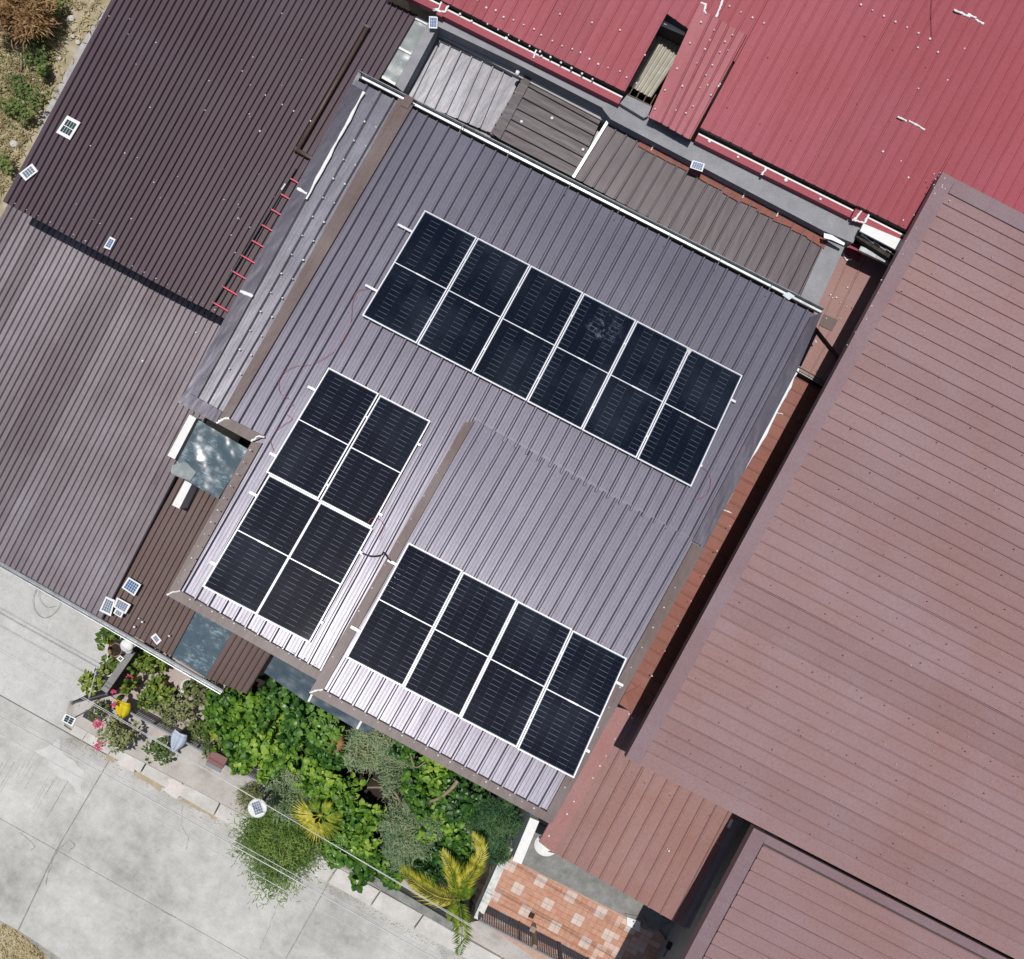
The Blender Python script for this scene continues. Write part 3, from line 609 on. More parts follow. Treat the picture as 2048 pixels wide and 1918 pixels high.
cable(cpath([(588, 810), (574, 812), (571, 826), (584, 838), (566, 850), (545, 868), (541, 882), (547, 902)], PM, 0.05), 0.0042, M['redcable'], 'short red cable squiggle beside the block of four', name='red_cable')
cable(cpath([(1404, 934), (1418, 945), (1422, 966), (1414, 988), (1402, 996), (1387, 998)], PM, 0.05), 0.0042, M['redcable'], 'red cable loop at the far end of the row of six', name='red_cable')
cable(cpath([(735, 1050), (742, 1038), (757, 1037), (768, 1052), (762, 1068), (758, 1080)], PM, 0.15), 0.0042, M['redcable'], 'red cable loop between the block of four and the raised roof', name='red_cable')
cable(cpath([(724, 1106), (742, 1112), (762, 1110), (768, 1105)], PM, 0.09) + cpath([(776, 1116), (782, 1122)], PC, 0.10), 0.014, M['blackcable'], 'thick black cable bridging to the raised roof', name='black_cable')
plate('corner_tape', [(1372, 693), (1386, 699), (1377, 711), (1374, 700)], PM, LIFT + 0.042, 0.004, M['stone'], None)
tag(bpy.data.objects['corner_tape'], 'beige scrap of tape on a corner in the row of six panels', 'tape')

# ============================================================ HOUSE 2: dark corrugated roof
D_q = [(334, -208), (835, 30), (476, 652), (6, 402)]
dh = empty('dark_roof_house', base_of(D_q, PD), 'house with dark brown corrugated roof beside the vacant lot', 'house')
sheets(dh, D_q, PD, RIB_SM, 7, M['dark']); walls(dh, D_q, PD, 0.3, 0, 0.13)
dots(dh, [(30 + 23.5 * k, 407 + 12.5 * k) for k in range(18)], PD, 0.022, 0.012)
dots(dh, [(random.uniform(150, 620), random.uniform(20, 480)) for k in range(46)], PD, 0.02, 0.013)
dots(dh, [(530, 190), (564, 209), (587, 222), (621, 242), (519, 262), (470, 505), (477, 437)], PD, 0.024, 0.022)
pp_ = (PD[0] + .085, 0, PD[2])
ex = empty('drain_pipe', P(660, 190, (PD[0] + 0.03, 0, PD[2])), 'brown plastic drain pipe lying along the dark roof', 'pipe')
MB().tube([P(735, 55, pp_), P(660, 186, pp_), P(594, 302, pp_)], 0.042, 10).out('pipe_run', M['pipe'], ex, True)
MB().tube([P(594, 300, pp_), P(618, 314, pp_), P(640, 326, pp_)], 0.044, 10).out('pipe_branch', M['pipe'], ex, True)
MB().lathe(P(594, 301, (PD[0] + .03, 0, PD[2])), [(.055, 0), (.058, .06), (.05, .10), (.001, .115)], 12).out('elbow', M['pipe'], ex, True)
MB().box(P(735, 55, pp_), (.10, .04, .10)).out('clamp', M['pipe'], ex)
lp = (PD[0] + .07, 0, PD[2])
lad = empty('ladder', P(520, 480, (PD[0] + .02, 0, PD[2])), 'dark steel ladder with red rungs lying on the dark roof', 'ladder')
a0, a1 = P(592, 337, lp), P(424, 610, lp); ofs = W(0.36, -0.02, 0) - W(0, 0, 0)
MB().tube([a0, a1], 0.018, 6).out('side_rail', M['blackplastic'], lad); MB().tube([a0 + ofs, a1 + ofs], 0.018, 6).out('side_rail', M['blackplastic'], lad)
rl = [(581, 357), (562, 388), (542, 418), (523, 449), (503, 480), (482, 510), (463, 541), (444, 572), (425, 604)]
for x, y in rl:
    a = P(x, y, lp); MB().tube([a, a + ofs], 0.017, 6).out('rung', M['redpaint'], lad)
MB().tube([P(571, 368, lp), P(563, 380, lp)], 0.022, 6).out('joint', M['lightgrey'], lad)
# translucent strip between the dark roof and the rear wing
st = empty('skylight_strip', P(812, 100, PD), 'dusty clear skylight strip with white battens beside the dark roof', 'skylight')
plate('sheet', [(834, 32), (857, 44), (790, 172), (763, 153)], PD, -0.02, 0.012, M['clear'], st)
for pts in ([(833, 32), (857, 44), (854, 50), (830, 38)], [(799, 93), (824, 106), (822, 110), (797, 97)], [(765, 151), (792, 166), (790, 171), (763, 156)]): plate('batten', pts, PD, 0.006, 0.02, M['white'], st)

# ============================================================ HOUSE 3: weathered carport roof and its brown lean-on
G_q = [(30, 382), (513, 640), (205, 1238), (-282, 959)]
H1 = [(362, 948), (500, 1023), (344, 1313), (205, 1238)]; H2 = [(495, 1212), (575, 1255), (494, 1388), (411, 1355)]
SK = [(420, 1172), (495, 1212), (411, 1355), (344, 1313)]
gh = empty('carport', base_of(G_q, PG), 'carport with weathered grey brown corrugated roof below the dark roof', 'carport')
sheets(gh, G_q, PG, RIB_SM, 3, M['grey'])
sheets(gh, H1, PH, RIB_SM, 6, M['brown']); sheets(gh, H2, PH, RIB_SM, 6, M['brown'])
plate('skylight_sheet', SK, PH, 0.01, 0.012, M['acrylic'], gh)
for px, py in ((205, 1225), (-270, 960), (320, 1290), (480, 1370), (-10, 1090), (480, 660), (40, 400)):
    a = P(px, py, PG); MB().box((a.x, a.y, 1.28), (0.14, 0.14, 2.55)).out('post', M['wall'], gh)
for pa, pb in (((-285, 957), (205, 1238)), ((205, 1238), (446, 1378))):
    trough('gutter', P(pa[0] - 3, pa[1] + 6, (pz(PG, 0, -6.6) - .02, 0, 0)), P(pb[0] - 3, pb[1] + 6, (pz(PG, 0, -6.6) - .03, 0, 0)), 0, 0.09, 0.07, M['galv'], gh)
dots(gh, [(277, 1237), (284, 1244), (268, 1254), (338, 1272), (392, 665), (285, 722)], PG, 0.025, 0.022)
wl = empty('parapet_wall', base_of([(386, 833), (352, 1013)], 3.2), 'low white painted wall rising through the carport roof under the plastic sheet', 'wall')
for a, b in (((379, 829), (335, 911)), ((370, 961), (344, 1010))):
    w_ = [a, (a[0] + 13.5, a[1] + 7.3), (b[0] + 14.5, b[1] + 7.4), b]
    pp = [P(x, y, 3.25) for x, y in w_]; MB().prism(pp, [Vector((p.x, p.y, 0)) for p in pp]).out('white_upstand', M['white'], wl)
acs = []
NU = 7
ac = empty('plastic_sheet', P(420, 920, 3.3), 'crumpled clear blue plastic sheet covering the gap beside the roof edge', 'sheet')
vs = []; fs = []; Qs = quad([(397, 840), (498, 899), (436, 998), (344, 944)], 3.33)
for j in range(NU):
    for i in range(NU):
        u, v = bil(Qs, i / (NU - 1), j / (NU - 1)); ed = 0.05 * random.uniform(-1, 1) if 0 < i < NU - 1 and 0 < j < NU - 1 else 0
        vs.append(W(u, v, 3.33 + ed * .35 + random.uniform(-.006, .006)))
for j in range(NU - 1):
    for i in range(NU - 1): fs.append((j * NU + i, j * NU + i + 1, (j + 1) * NU + i + 1, (j + 1) * NU + i))
mesh('film', vs, fs, M['acrylic'], ac, True)
plate('torn_flap', [(345, 930), (372, 924), (392, 945), (380, 962), (352, 952), (341, 944)], 3.36, 0, 0.006, M['clear'], ac)
# awning of dark acrylic below the garden eave
aw = empty('awning', P(640, 1400, 2.9), 'dark blue acrylic awning under the garden eave', 'awning')
plate('acrylic_panel', [(548, 1312), (640, 1340), (612, 1404), (528, 1345)], 3.05, 0, 0.012, M['awning'], aw)
plate('acrylic_panel', [(640, 1340), (735, 1420), (711, 1457), (616, 1402)], 3.05, 0.002, 0.012, M['awning'], aw)
plate('acrylic_panel', [(735, 1420), (765, 1436), (736, 1468), (713, 1455)], 3.05, 0.0, 0.012, M['awning'], aw)
for a, b in (((632, 1365), (615, 1402)), ((728, 1428), (712, 1457))): plate('bracket', [a, (a[0] + 4, a[1] + 2), (b[0] + 4, b[1] + 2), b], 3.05, 0.02, 0.03, M['white'], aw)
for a in ((535, 1345), (618, 1400), (735, 1462)):
    c = P(a[0], a[1] , 3.0); e = P(a[0] + 40, a[1] - 60, 3.0); MB().tube([c, e], 0.015, 5).out('arm', M['white'], aw)

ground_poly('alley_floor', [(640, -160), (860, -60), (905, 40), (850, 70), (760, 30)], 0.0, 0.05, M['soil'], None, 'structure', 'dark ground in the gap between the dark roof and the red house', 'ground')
ground_poly('passage_shade_floor', [(370, 790), (560, 860), (520, 1060), (330, 1010)], 0.0, 0.05, M['soil'], None, 'structure', 'passage floor beside the carport, painted dark for the shade under the plastic sheet', 'floor')  # dark floor paints the shade so the gap reads black

def crack(pts, w, z=0.003):
    P3 = []
    for i in range(len(pts) - 1):
        for k in range(7): t = k / 7; P3.append((pts[i][0] * (1 - t) + pts[i + 1][0] * t + random.uniform(-1.6, 1.6), pts[i][1] * (1 - t) + pts[i + 1][1] * t + random.uniform(-1.6, 1.6)))
    P3.append(pts[-1]); pp = [P(x, y, z) for x, y in P3]; vs = []; fs = []
    for i, p in enumerate(pp):
        d = pp[min(i + 1, len(pp) - 1)] - pp[max(0, i - 1)]; d.normalize(); n_ = Vector((-d.y, d.x, 0)) * w * random.uniform(.3, 1.3); vs += [p + n_, p - n_]
    for i in range(len(pp) - 1): fs.append((2 * i, 2 * i + 1, 2 * i + 3, 2 * i + 2))
    MB().add(vs, fs).out('crack', M['joint'], road)
crack([(40, 1665), (58, 1680), (70, 1692), (62, 1700)], .010); crack([(115, 1700), (140, 1680), (150, 1690), (138, 1705)], .012); crack([(365, 1610), (362, 1650), (376, 1672), (372, 1700)], .008)
crack([(113, 1702), (98, 1742), (92, 1770)], .02); crack([(300, 1806), (330, 1826), (352, 1834)], .014); crack([(560, 1800), (540, 1850), (520, 1900)], .006)
gb = MB(); rg_ = random.Random(21)
for k in range(900):
    t = rg_.random(); a = lerp(kout, t); d_ = abs(rg_.gauss(0, 9)); c = P(a[0] - .46 * d_ + rg_.uniform(-2, 2), a[1] + .888 * d_ + 2, 0.006); r_ = rg_.uniform(.006, .02)
    gb.add([c + Vector((r_, 0, 0)), c + Vector((0, r_ * .7, 0)), c + Vector((-r_, 0, 0)), c + Vector((0, -r_ * .8, 0)), c + Vector((0, 0, r_ * .7))], [(0, 1, 4), (1, 2, 4), (2, 3, 4), (3, 0, 4)])
tag(gb.out('road_grit', M['silt']), 'grit and leaf litter lying along the kerb', 'grit', None, 'stuff')

ground_poly('gate_apron', [(957, 1840), (900, 1858), (912, 1868), (1150, 2001), (1320, 2080), (1300, 1985)], 0.035, 0.08, M['walk'], None, 'structure', 'stained concrete apron outside the patio gate', 'apron')

# ============================================================ HOUSE 1 REAR WING: three small roofs behind the long gutter
T1 = [(867, 62), (1036, 143), (984, 268), (803, 190)]
T2 = [(1053, 141), (1208, 226), (1150, 356), (980, 268)]
T3 = [(1219, 240), (1652, 482), (1598, 596), (1145, 354)]
rw = empty('rear_wing', base_of([(867, 62), (1652, 482), (1598, 596), (803, 190)], PT), 'low rear wing with three small metal roofs behind the long gutter', 'house')
RIB_T = prof(0.24, 0.042, 0.048, 0.022, 0)
sheets(rw, T1, (3.52, 0, -.03), RIB_T, 3, M['tgrey'])
sheets(rw, T2, (3.40, 0, 0), RIB_T, 3, M['tdark'], 'u')
sheets(rw, T3, PT, RIB_T, 4, M['tdark3'])
walls(rw, [(880, 75), (1640, 490), (1595, 590), (815, 190)], PT, 0.15, 0, 0.25)
fl(rw, [(874, 60), (1037, 137), (1028, 152), (868, 76)], (3.52, 0, -.03), 0.05, 0.07, 'tgrey'); fl(rw, [(866, 66), (882, 73), (823, 196), (803, 190)], (3.52, 0, -.03), 0.045, 0.06, 'tgrey')
fl(rw, [(1028, 146), (1042, 150), (990, 268), (974, 262)], (3.52, 0, -.03), 0.045, 0.06, 'tgrey')
fl(rw, [(1055, 141), (1068, 150), (1000, 278), (984, 266)], (3.40, 0, 0), 0.05, 0.06, 'tdark')
fl(rw, [(1216, 236), (1221, 239), (1149, 356), (1144, 353)], PT, 0.08, 0.09, 'galv', 'divider_angle')
for i in range(11):
    a = 1282 + 34 * i; b = 277 + 18.6 * i
    plate('rusted_edge', [(a, b), (a + 34, b + 18.4), (a + 34 - random.uniform(5, 9), b + 18.4 + random.uniform(9, 17)), (a - random.uniform(5, 9), b + random.uniform(9, 17))], PT, 0.0345 + .0006 * (i % 2), 0.003, M['rust'], rw)
for x, y in ((1312, 292), (1495, 387), (1563, 424)): MB().tube([P(x, y - 12, 3.72), P(x - 6, y, 3.58), P(x - 10, y + 9, 3.55)], 0.012, 5).out('gutter_hook', M['white'], rw)
fl(rw, [(1652, 480), (1692, 488), (1636, 610), (1600, 594)], PT, 0.01, 0.2, 'ledge', 'cement_valley')
dots(rw, [(1043, 243), (1104, 236), (1166, 299)], (3.40, 0, 0), 0.03, 0.03)
MB().tube([P(1036, 142, 3.70), P(1033, 152, 3.62)], 0.04, 8).out('vent_stub', M['white'], rw, True)
# cement gutter ledge between the rear wing and the red house
led = empty('gutter_ledge', base_of([(867, 32), (1720, 453)], 3.6), 'long grey cement gutter ledge along the red house', 'ledge')
plate('ledge_top', [(867, 28), (1213, 200), (1206, 216), (1040, 131), (874, 52)], 3.75, 0, 0.3, M['ledge'], led)
plate('ledge_side', [(857, 44), (875, 54), (806, 184), (791, 171)], 3.73, 0, 0.3, M['ledge'], led)
plate('ledge_top', [(1213, 200), (1240, 209), (1300, 232), (1380, 282), (1722, 452), (1706, 486), (1648, 462), (1221, 238), (1205, 217)], 3.76, 0, 0.3, M['ledge'], led)
plate('ledge_block', [(1240, 207), (1254, 190), (1303, 213), (1296, 232), (1288, 236)], 3.86, 0, 0.5, M['ledge'], led)
plate('mortar_smear', [(1648, 466), (1664, 470), (1690, 486), (1688, 491), (1664, 480), (1648, 476)], 3.76, 0.006, 0.01, M['seal'], led)
walls(led, None, 3.75, 0.0, 0, 0.31, M['wall'], 'wall', [q(x, y, 3.75)[:2] for x, y in ((870, 34), (1715, 455), (1690, 480), (872, 52))])

# ============================================================ HOUSE 4: red roof
RE = [(1120, -620), (2900, 300), (2740, 925), (1714, 412)]
def RL(x0, y0, x1, y1): return (x0, y0), (x1, y1)
red = empty('red_roof_house', P(1700, 150, 0), 'large house with faded red ribbed metal roof', 'house')
# left field up to the light shaft, field above the shaft, field right of it
R1 = [(1020, -400), (1425, -190), (1252, 184), (830, -24)]
R2 = [(1425, -190), (1545, -128), (1400, 20), (1334, 26)]
R3 = [(1545, -128), (2024, 118), (1714, 412), (1400, 255)]
vd = (0.5385, -1)
def up(p, k): return (p[0] + vd[0] * k, p[1] - k)
lowA, lowB, lowC, lowD = (780, -50), (1250, 184), (1400, 256), (1716, 412)
lowE = (2300, 700)
sheets(red, [up(lowA, 420), up(lowB, 420), lowB, lowA], PR, RIB_RED, 5, M['red'])
shT = (1334, 27); shR = (1374, 51)
sheets(red, [up(lowB, 420), up(lowC, 500), (1470, 124), shT], PR, RIB_RED, 5, M['red'])
sheets(red, [up((1470, 124), 430), up(lowD, 600), lowD, lowC], PR, RIB_RED, 5, M['red'])
sheets(red, [up(lowD, 600), up(lowE, 600), lowE, lowD], PR, RIB_RED, 5, M['red'], lift=0.034)
# box gutter along the red eave: inner white board, dark trough, red outer lip
def gutter_run(a, b, zz):
    off = (0.459, 0.888)
    def o(p, k): return (p[0] - 0.46 * k, p[1] + 0.888 * k)
    plate('trough_shade_bed', [o(a, -6), o(b, -6), o(b, 12), o(a, 12)], zz - 0.22, 0, 0.02, M['soffit'], red)  # dark bed paints the shadow inside the gutter opening
    plate('inner_board', [o(a, 10), o(b, 10), o(b, 13), o(a, 13)], zz - 0.03, 0, 0.2, M['white'], red)
    plate('gutter_lip', [o(a, 13), o(b, 13), o(b, 27), o(a, 27)], zz - 0.03, 0.004, 0.16, M['red'], red)
gutter_run((898, 8), (1250, 184), 3.93); gutter_run((1402, 257), (1712, 411), 3.93); gutter_run((1740, 424), (1960, 534), 3.93); gutter_run((780, -52), (884, -2), 3.93)
for a, b in (((884, 4), (896, 10)), ((1714, 412), (1738, 424))): plate('gutter_joint', [a, b, (b[0] - 12, b[1] + 24), (a[0] - 12, a[1] + 24)], 3.92, 0, 0.14, M['red'], red)
for pts in ([(884, 2), (877, 17), (866, 20)], [(898, 8), (890, 24), (880, 22), (866, 19)], [(1726, 418), (1712, 436), (1704, 440)], [(1738, 428), (1730, 446), (1716, 442), (1706, 440)], [(1073, 100), (1066, 116)], [(1533, 335), (1524, 350)]): bead(red, pts, 3.92, 0.012, 0.022)
walls(red, None, PR, 0, 0, 0.14, M['wall'], 'wall', [q(x, y, PR)[:2] for x, y in ((800, -70), (1240, 160), (1360, -60), (1300, -420), (900, -420))])
walls(red, None, PR, 0, 0, 0.14, M['wall'], 'wall', [q(x, y, PR)[:2] for x, y in ((1440, 262), (2280, 670), (2700, -100), (1700, -500))])
dots(red, [(random.uniform(900, 1330), 0) for k in range(0)] + [(952 + 19 * k + random.uniform(-3, 3), 3 + 9.5 * k + random.uniform(-4, 4)) for k in range(18)] + [(975 + 21 * k, 48 + 11 * k) for k in range(11)] + [(1722 + 23 * k, 9 + 11.4 * k) for k in range(7)] + [(1836, 95), (1876, 104), (1929, 97), (1895, 160), (1766, 303), (1802, 322), (1837, 177), (1817, 355), (1459, 12), (1482, 24), (1505, 35), (1528, 46), (1806, 440), (1120, 28), (1184, 45), (1240, 60), (1290, 110)], PR, 0.028, 0.02)
dots(red, [(920, 28), (943, 42), (1012, 77), (1419, 282), (1476, 314), (1572, 360), (1641, 398), (1083, 112)], 3.92, 0.01, 0.035)
for pts in ([(1908, 19), (1926, 27), (1940, 34)], [(1936, 28), (1953, 35)], [(1950, 38), (1968, 47)], [(1796, 233), (1813, 242)], [(1818, 241), (1835, 250), (1850, 259)], [(1446, 0), (1440, 16), (1432, 34)]): bead(red, pts, PR, 0.05, 0.02)
cable([P(x, y, (PR[0] + .04, 0, .12)) for x, y in ((1865, -10), (1862, 30), (1864, 74))], 0.005, M['blackcable'], 'thin dark wire hanging onto the red roof', 'wire', name='wire')
# light shaft: deep pit with pale corrugated fibreglass below a white board and wire bars
sh = empty('light_shaft', P(1310, 130, 0), 'dark light shaft in the red roof with pale corrugated plastic inside', 'shaft')
SHZ = 3.35
RIB_F = prof(0.10, 0.03, 0.07, 0.02, 0)
sheets(sh, [(1322, 62), (1374, 90), (1302, 196), (1258, 172)], SHZ, RIB_F, 9, M['fibre'], name='plastic_sheet')
plate('white_board', [(1326, 36), (1374, 58), (1370, 66), (1322, 45)], PR, -0.25, 0.1, M['white'], sh)
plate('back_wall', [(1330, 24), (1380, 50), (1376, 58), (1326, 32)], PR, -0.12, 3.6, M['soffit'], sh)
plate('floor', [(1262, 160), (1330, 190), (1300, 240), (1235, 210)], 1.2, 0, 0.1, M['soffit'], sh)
for k in range(4):
    a = P(1258 + 14 * k, 190 + 7 * k, 3.75); b = P(1270 + 14 * k, 168 + 7 * k, 3.75); MB().tube([a, b], 0.006, 4).out('bar', M['wood'], sh)
MB().tube([P(1255, 188, 3.75), P(1304, 212, 3.75)], 0.006, 4).out('bar', M['wood'], sh)
PP = (PR[0] + 0.05, 0, 0.12)
pt = empty('patch_roof', base_of([(1401, 13), (1493, 71), (1382, 281), (1298, 234)], 4.3), 'loose red roof sheets patched over the light shaft', 'roof sheet')
sheets(pt, [(1410, 22), (1494, 71), (1381, 280), (1310, 240)], PP, prof(0.19, 0.03, 0.05, 0.02, 0), 2, M['redp'], lift=0.02)
plate('side_flap', [(1400, 6), (1410, 10), (1412, 24), (1311, 241), (1297, 234)], PP, 0.03, 0.05, M['redp'], pt)
bead(pt, [(1401, 5), (1413, 8), (1408, 20), (1413, 27)], PP, 0.04, 0.02)
dots(pt, [(1380, 86), (1354, 137), (1330, 180), (1402, 44), (1428, 60), (1420, 80), (1410, 98), (1450, 83), (1440, 104), (1425, 130), (1412, 150), (1400, 175), (1465, 70), (1456, 100), (1440, 168), (1415, 170), (1386, 212), (1372, 226), (1352, 220), (1310, 218), (1394, 126), (1365, 172), (1422, 190), (1437, 172)], PP, 0.055, 0.018)
# white board, burnt timbers and yellow-stained gutter stub at the corner of the red house
jb = empty('gutter_corner', P(1770, 470, 3.6), 'white board over blackened timbers at the red gutter corner', 'debris')
plate('white_board', [(1727, 447), (1806, 480), (1798, 503), (1720, 462)], 4.02, 0, 0.05, M['white'], jb)
plate('blackened_timber', [(1720, 462), (1800, 503), (1790, 524), (1712, 474)], 3.85, 0, 0.12, M['burnt'], jb)
plate('gutter_stub', [(1722, 492), (1786, 520), (1781, 530), (1718, 500)], 3.72, 0, 0.08, M['galv'], jb)
for k in range(6):
    a = (1722 + 12 * k, 469 + 7 * k); MB().tube([P(a[0], a[1], 3.88), P(a[0] + 26, a[1] + 17, 3.87)], 0.018, 5).out('timber_strip', M['burnt'] if k % 2 else M['lightgrey'], jb)

# ============================================================ RED-BROWN STRIP ROOF between main house and right house
stp = empty('strip_roof', base_of([(1690, 490), (1281, 1424)], 3.5), 'narrow terracotta metal roof squeezed between two larger roofs', 'roof')
RIB_S = prof(0.27, 0.012, 0.04, 0.02, 0)
sheets(stp, [(1684, 486), (1810, 545), (1700, 740), (1622, 640)], 3.05, RIB_S, 2, M['lean'], 'v')
sheets(stp, [(1640, 655), (1720, 690), (1660, 775), (1598, 742)], 2.85, RIB_S, 2, M['lean'], 'v')
plate('step_board', [(1648, 628), (1676, 640), (1664, 662), (1638, 650)], 3.05, 0.02, 0.1, M['brown'], stp)
plate('red_patch', [(1702, 484), (1730, 492), (1718, 524), (1692, 508)], 3.05, 0.02, 0.02, M['red'], stp)
S2 = [(1588, 750), (1664, 788), (1330, 1465), (1238, 1408)]
sheets(stp, S2, PS, RIB_S, 3, M['strip'], 'u')
walls(stp, None, 2.7, 0, 0, 0.12, M['wall'], 'wall', [q(x, y, 2.75)[:2] for x, y in ((1600, 765), (1640, 790), (1330, 1410), (1280, 1385))])
walls(stp, None, 2.8, 0, 0, 0.15, M['wall'], 'wall', [q(x, y, 2.85)[:2] for x, y in ((1690, 500), (1790, 550), (1690, 740), (1630, 690))])
trough('gutter', P(1590, 734, 2.9), P(1662, 774, 2.9), 0, 0.10, 0.08, M['galv'], stp)
plate('cover_plate', [(1253, 1386), (1281, 1370), (1290, 1424), (1262, 1432)], PS, 0.03, 0.03, M['strip'], stp)
bead(stp, [(1686, 505), (1692, 520), (1704, 518)], 3.05, 0.03, 0.02); bead(stp, [(1548, 822), (1566, 829)], PS, 0.016, .014); bead(stp, [(1446, 1018), (1463, 1026)], PS, 0.016, .014)
dots(stp, [(random.uniform(1640, 1700), random.uniform(540, 640)) for k in range(12)] + [(1631, 681), (1632, 684)] + [(1460 - 26 * k, 1052 + 50 * k) for k in range(7)], 3.06, 0.02, 0.016)

# ============================================================ LEAN-TO roof and yard
L_q = [(1268, 1395), (1512, 1590), (1372, 1857), (1100, 1702)]
lt = empty('lean_to', base_of(L_q, PL), 'lean-to with rusty red brown ribbed roof above the tiled patio', 'lean-to')
sheets(lt, [(1262, 1408), (1510, 1590), (1372, 1857), (1104, 1704)], PL, RIB_LEAN, 3, M['lean'])
walls(lt, [(1290, 1420), (1490, 1600), (1380, 1800), (1150, 1665)], PL, 0.3, 0, 0.13)
fl(lt, [(1228, 1412), (1266, 1424), (1106, 1706), (1078, 1684)], PL, 0.04, 0.08, 'pink')
fl(lt, [(1470, 1640), (1488, 1640), (1378, 1858), (1362, 1851)], PL, 0.036, 0.07, 'tgrey')
plate('loose_strip', [(1462, 1638), (1467, 1640), (1459, 1657), (1454, 1654)], PL, 0.06, 0.01, M['white'], lt)
dots(lt, [(1258, 1428), (1264, 1436), (1230, 1478), (1212, 1512), (1200, 1532), (1186, 1556), (1148, 1603), (1134, 1628), (1098, 1672), (1338, 1702), (1335, 1698)], PL, 0.055, 0.018)
dots(lt, [(1220 + 27.5 * k + random.uniform(-16, 16), 1500 + 15 * k + random.uniform(0, 60)) for k in range(9)], PL, 0.03, 0.012, 'rust_spot', 'rust')

# ============================================================ HOUSE 5: large red-brown roof on the right
du = (0.888, 0.459)
def alongu(p, k): return (p[0] + du[0] * k, p[1] + du[1] * k)
bt, bb = (1885, 344), (1251, 1515)
rh = empty('brown_roof_house', P(1850, 1000, 0), 'big house with dusty reddish brown ribbed roof', 'house')
Bq = [alongu((1874, 366), 28), alongu((1874, 366), 1300), alongu(bb, 1500), alongu(bb, 30)]
sheets(rh, Bq, PB, RIB_RT, 4, M['right'], 'u', dk=[bt, alongu(bt, 1280), alongu(bb, 1500), bb])
fl(rh, [bt, alongu(bt, 30), alongu(bb, 32), bb], PB, 0.034, 0.2, 'rflash')
fl(rh, [alongu(bt, 30), alongu(bt, 1280), alongu((1871, 372), 1280), alongu((1871, 372), 30)], PB, 0.036, 0.2, 'rflash')
fl(rh, [alongu((1266, 1488), 32), alongu((1266, 1488), 1500), alongu(bb, 1500), alongu(bb, 32)], PB, 0.030, 0.2, 'right')
walls(rh, [alongu(bt, 60), alongu(bt, 1200), alongu(bb, 1400), alongu(bb, 60)], PB, 0.45, 0, 0.2)
dots(rh, [(1640 + 26 * k, 800 + random.uniform(-300, 700)) for k in range(15)], PB, 0.02, 0.009)
dots(rh, [(1880 + random.gauss(0, 12), 375 + random.gauss(0, 14)) for k in range(12)] + [(1700 + 14 * k + random.gauss(0, 5), 690 - 26 * k) for k in range(11)], PB, 0.036, 0.012)
dots(rh, [(1330 + 27 * (k % 12) * 2 + (k // 12) * 110 + random.uniform(-4, 4), 1480 + 14.2 * 2 * (k % 12) - (k // 12) * 92 + random.uniform(-3, 3)) for k in range(60)], PB, 0.028, 0.011, 'roof_screw', 'rflash')
B2t = (1508, 1656); B2b = (1345, 1965)
b2 = empty('annexe', P(1650, 1850, 0), 'annexe with matching red brown roof one step below the big house', 'house')
B2q = [alongu((1500, 1676), 30), alongu((1500, 1676), 1100), alongu((1240, 2165), 1100), alongu((1240, 2165), 30)]
sheets(b2, B2q, PB2, RIB_RT, 4, M['right'], 'u', dk=[B2t, alongu(B2t, 1100), alongu((1235, 2170), 1100), (1235, 2170)])
fl(b2, [B2t, alongu(B2t, 30), alongu((1235, 2170), 30), (1235, 2170)], PB2, 0.034, 0.2, 'rflash')
fl(b2, [alongu(B2t, 30), alongu(B2t, 1100), alongu((1500, 1672), 1100), alongu((1500, 1672), 30)], PB2, 0.036, 0.1, 'rflash')
walls(b2, [alongu(B2t, 70), alongu(B2t, 1000), alongu((1250, 2140), 1000), alongu((1250, 2140), 70)], PB2, 0.4, 0, 0.2)

# ============================================================ TILED PATIO, cement apron, garden walls
pat = ground_poly('patio', [(1028, 1706), (1044, 1722), (1320, 1862), (1345, 1900), (1320, 1990), (1180, 1990), (950, 1836)], 0.10, 0.15, M['grout'], None, 'structure', 'tiled patio of terracotta and pale tiles', 'patio')
ap = ground_poly('apron', [(1043, 1728), (1060, 1640), (1400, 1800), (1312, 1864)], 0.12, 0.15, M['mosswall'], None, 'structure', 'grey cement apron at the foot of the lean-to', 'floor')
org = q(1020, 1782, 0.112); TS = 0.137
me_t = {}
for k_ in ('tile_r', 'tile_l', 'tile_p'):
    vs, fs = lbox(-TS / 2 + .0025, TS / 2 - .0025, -TS / 2 + .0025, TS / 2 - .0025, -0.012, 0.0); me_t[k_] = local_mesh('tile', vs, fs, M[k_])
poly = [q(x, y, 0.112)[:2] for x, y in ((1025, 1712), (1046, 1730), (1300, 1868), (1330, 1905), (1300, 1960), (1200, 1960), (958, 1826))]
def inside(p, pg):
    r = False; j = len(pg) - 1
    for i in range(len(pg)):
        if (pg[i][1] > p[1]) != (pg[j][1] > p[1]) and p[0] < (pg[j][0] - pg[i][0]) * (p[1] - pg[i][1]) / (pg[j][1] - pg[i][1]) + pg[i][0]: r = not r
        j = i
    return r
cand = []
for a in range(-12, 40):
    for b in range(-24, 16):
        u = org[0] + (a + .5) * TS; v = org[1] + (b + .5) * TS
        if inside((u, v), poly):
            x, y = (lambda w: (w.x, w.y))(W(u, v, 0)); cand.append((math.hypot(x, y), a, b, u, v))
cand.sort(); rest = MB(); n_t = 0
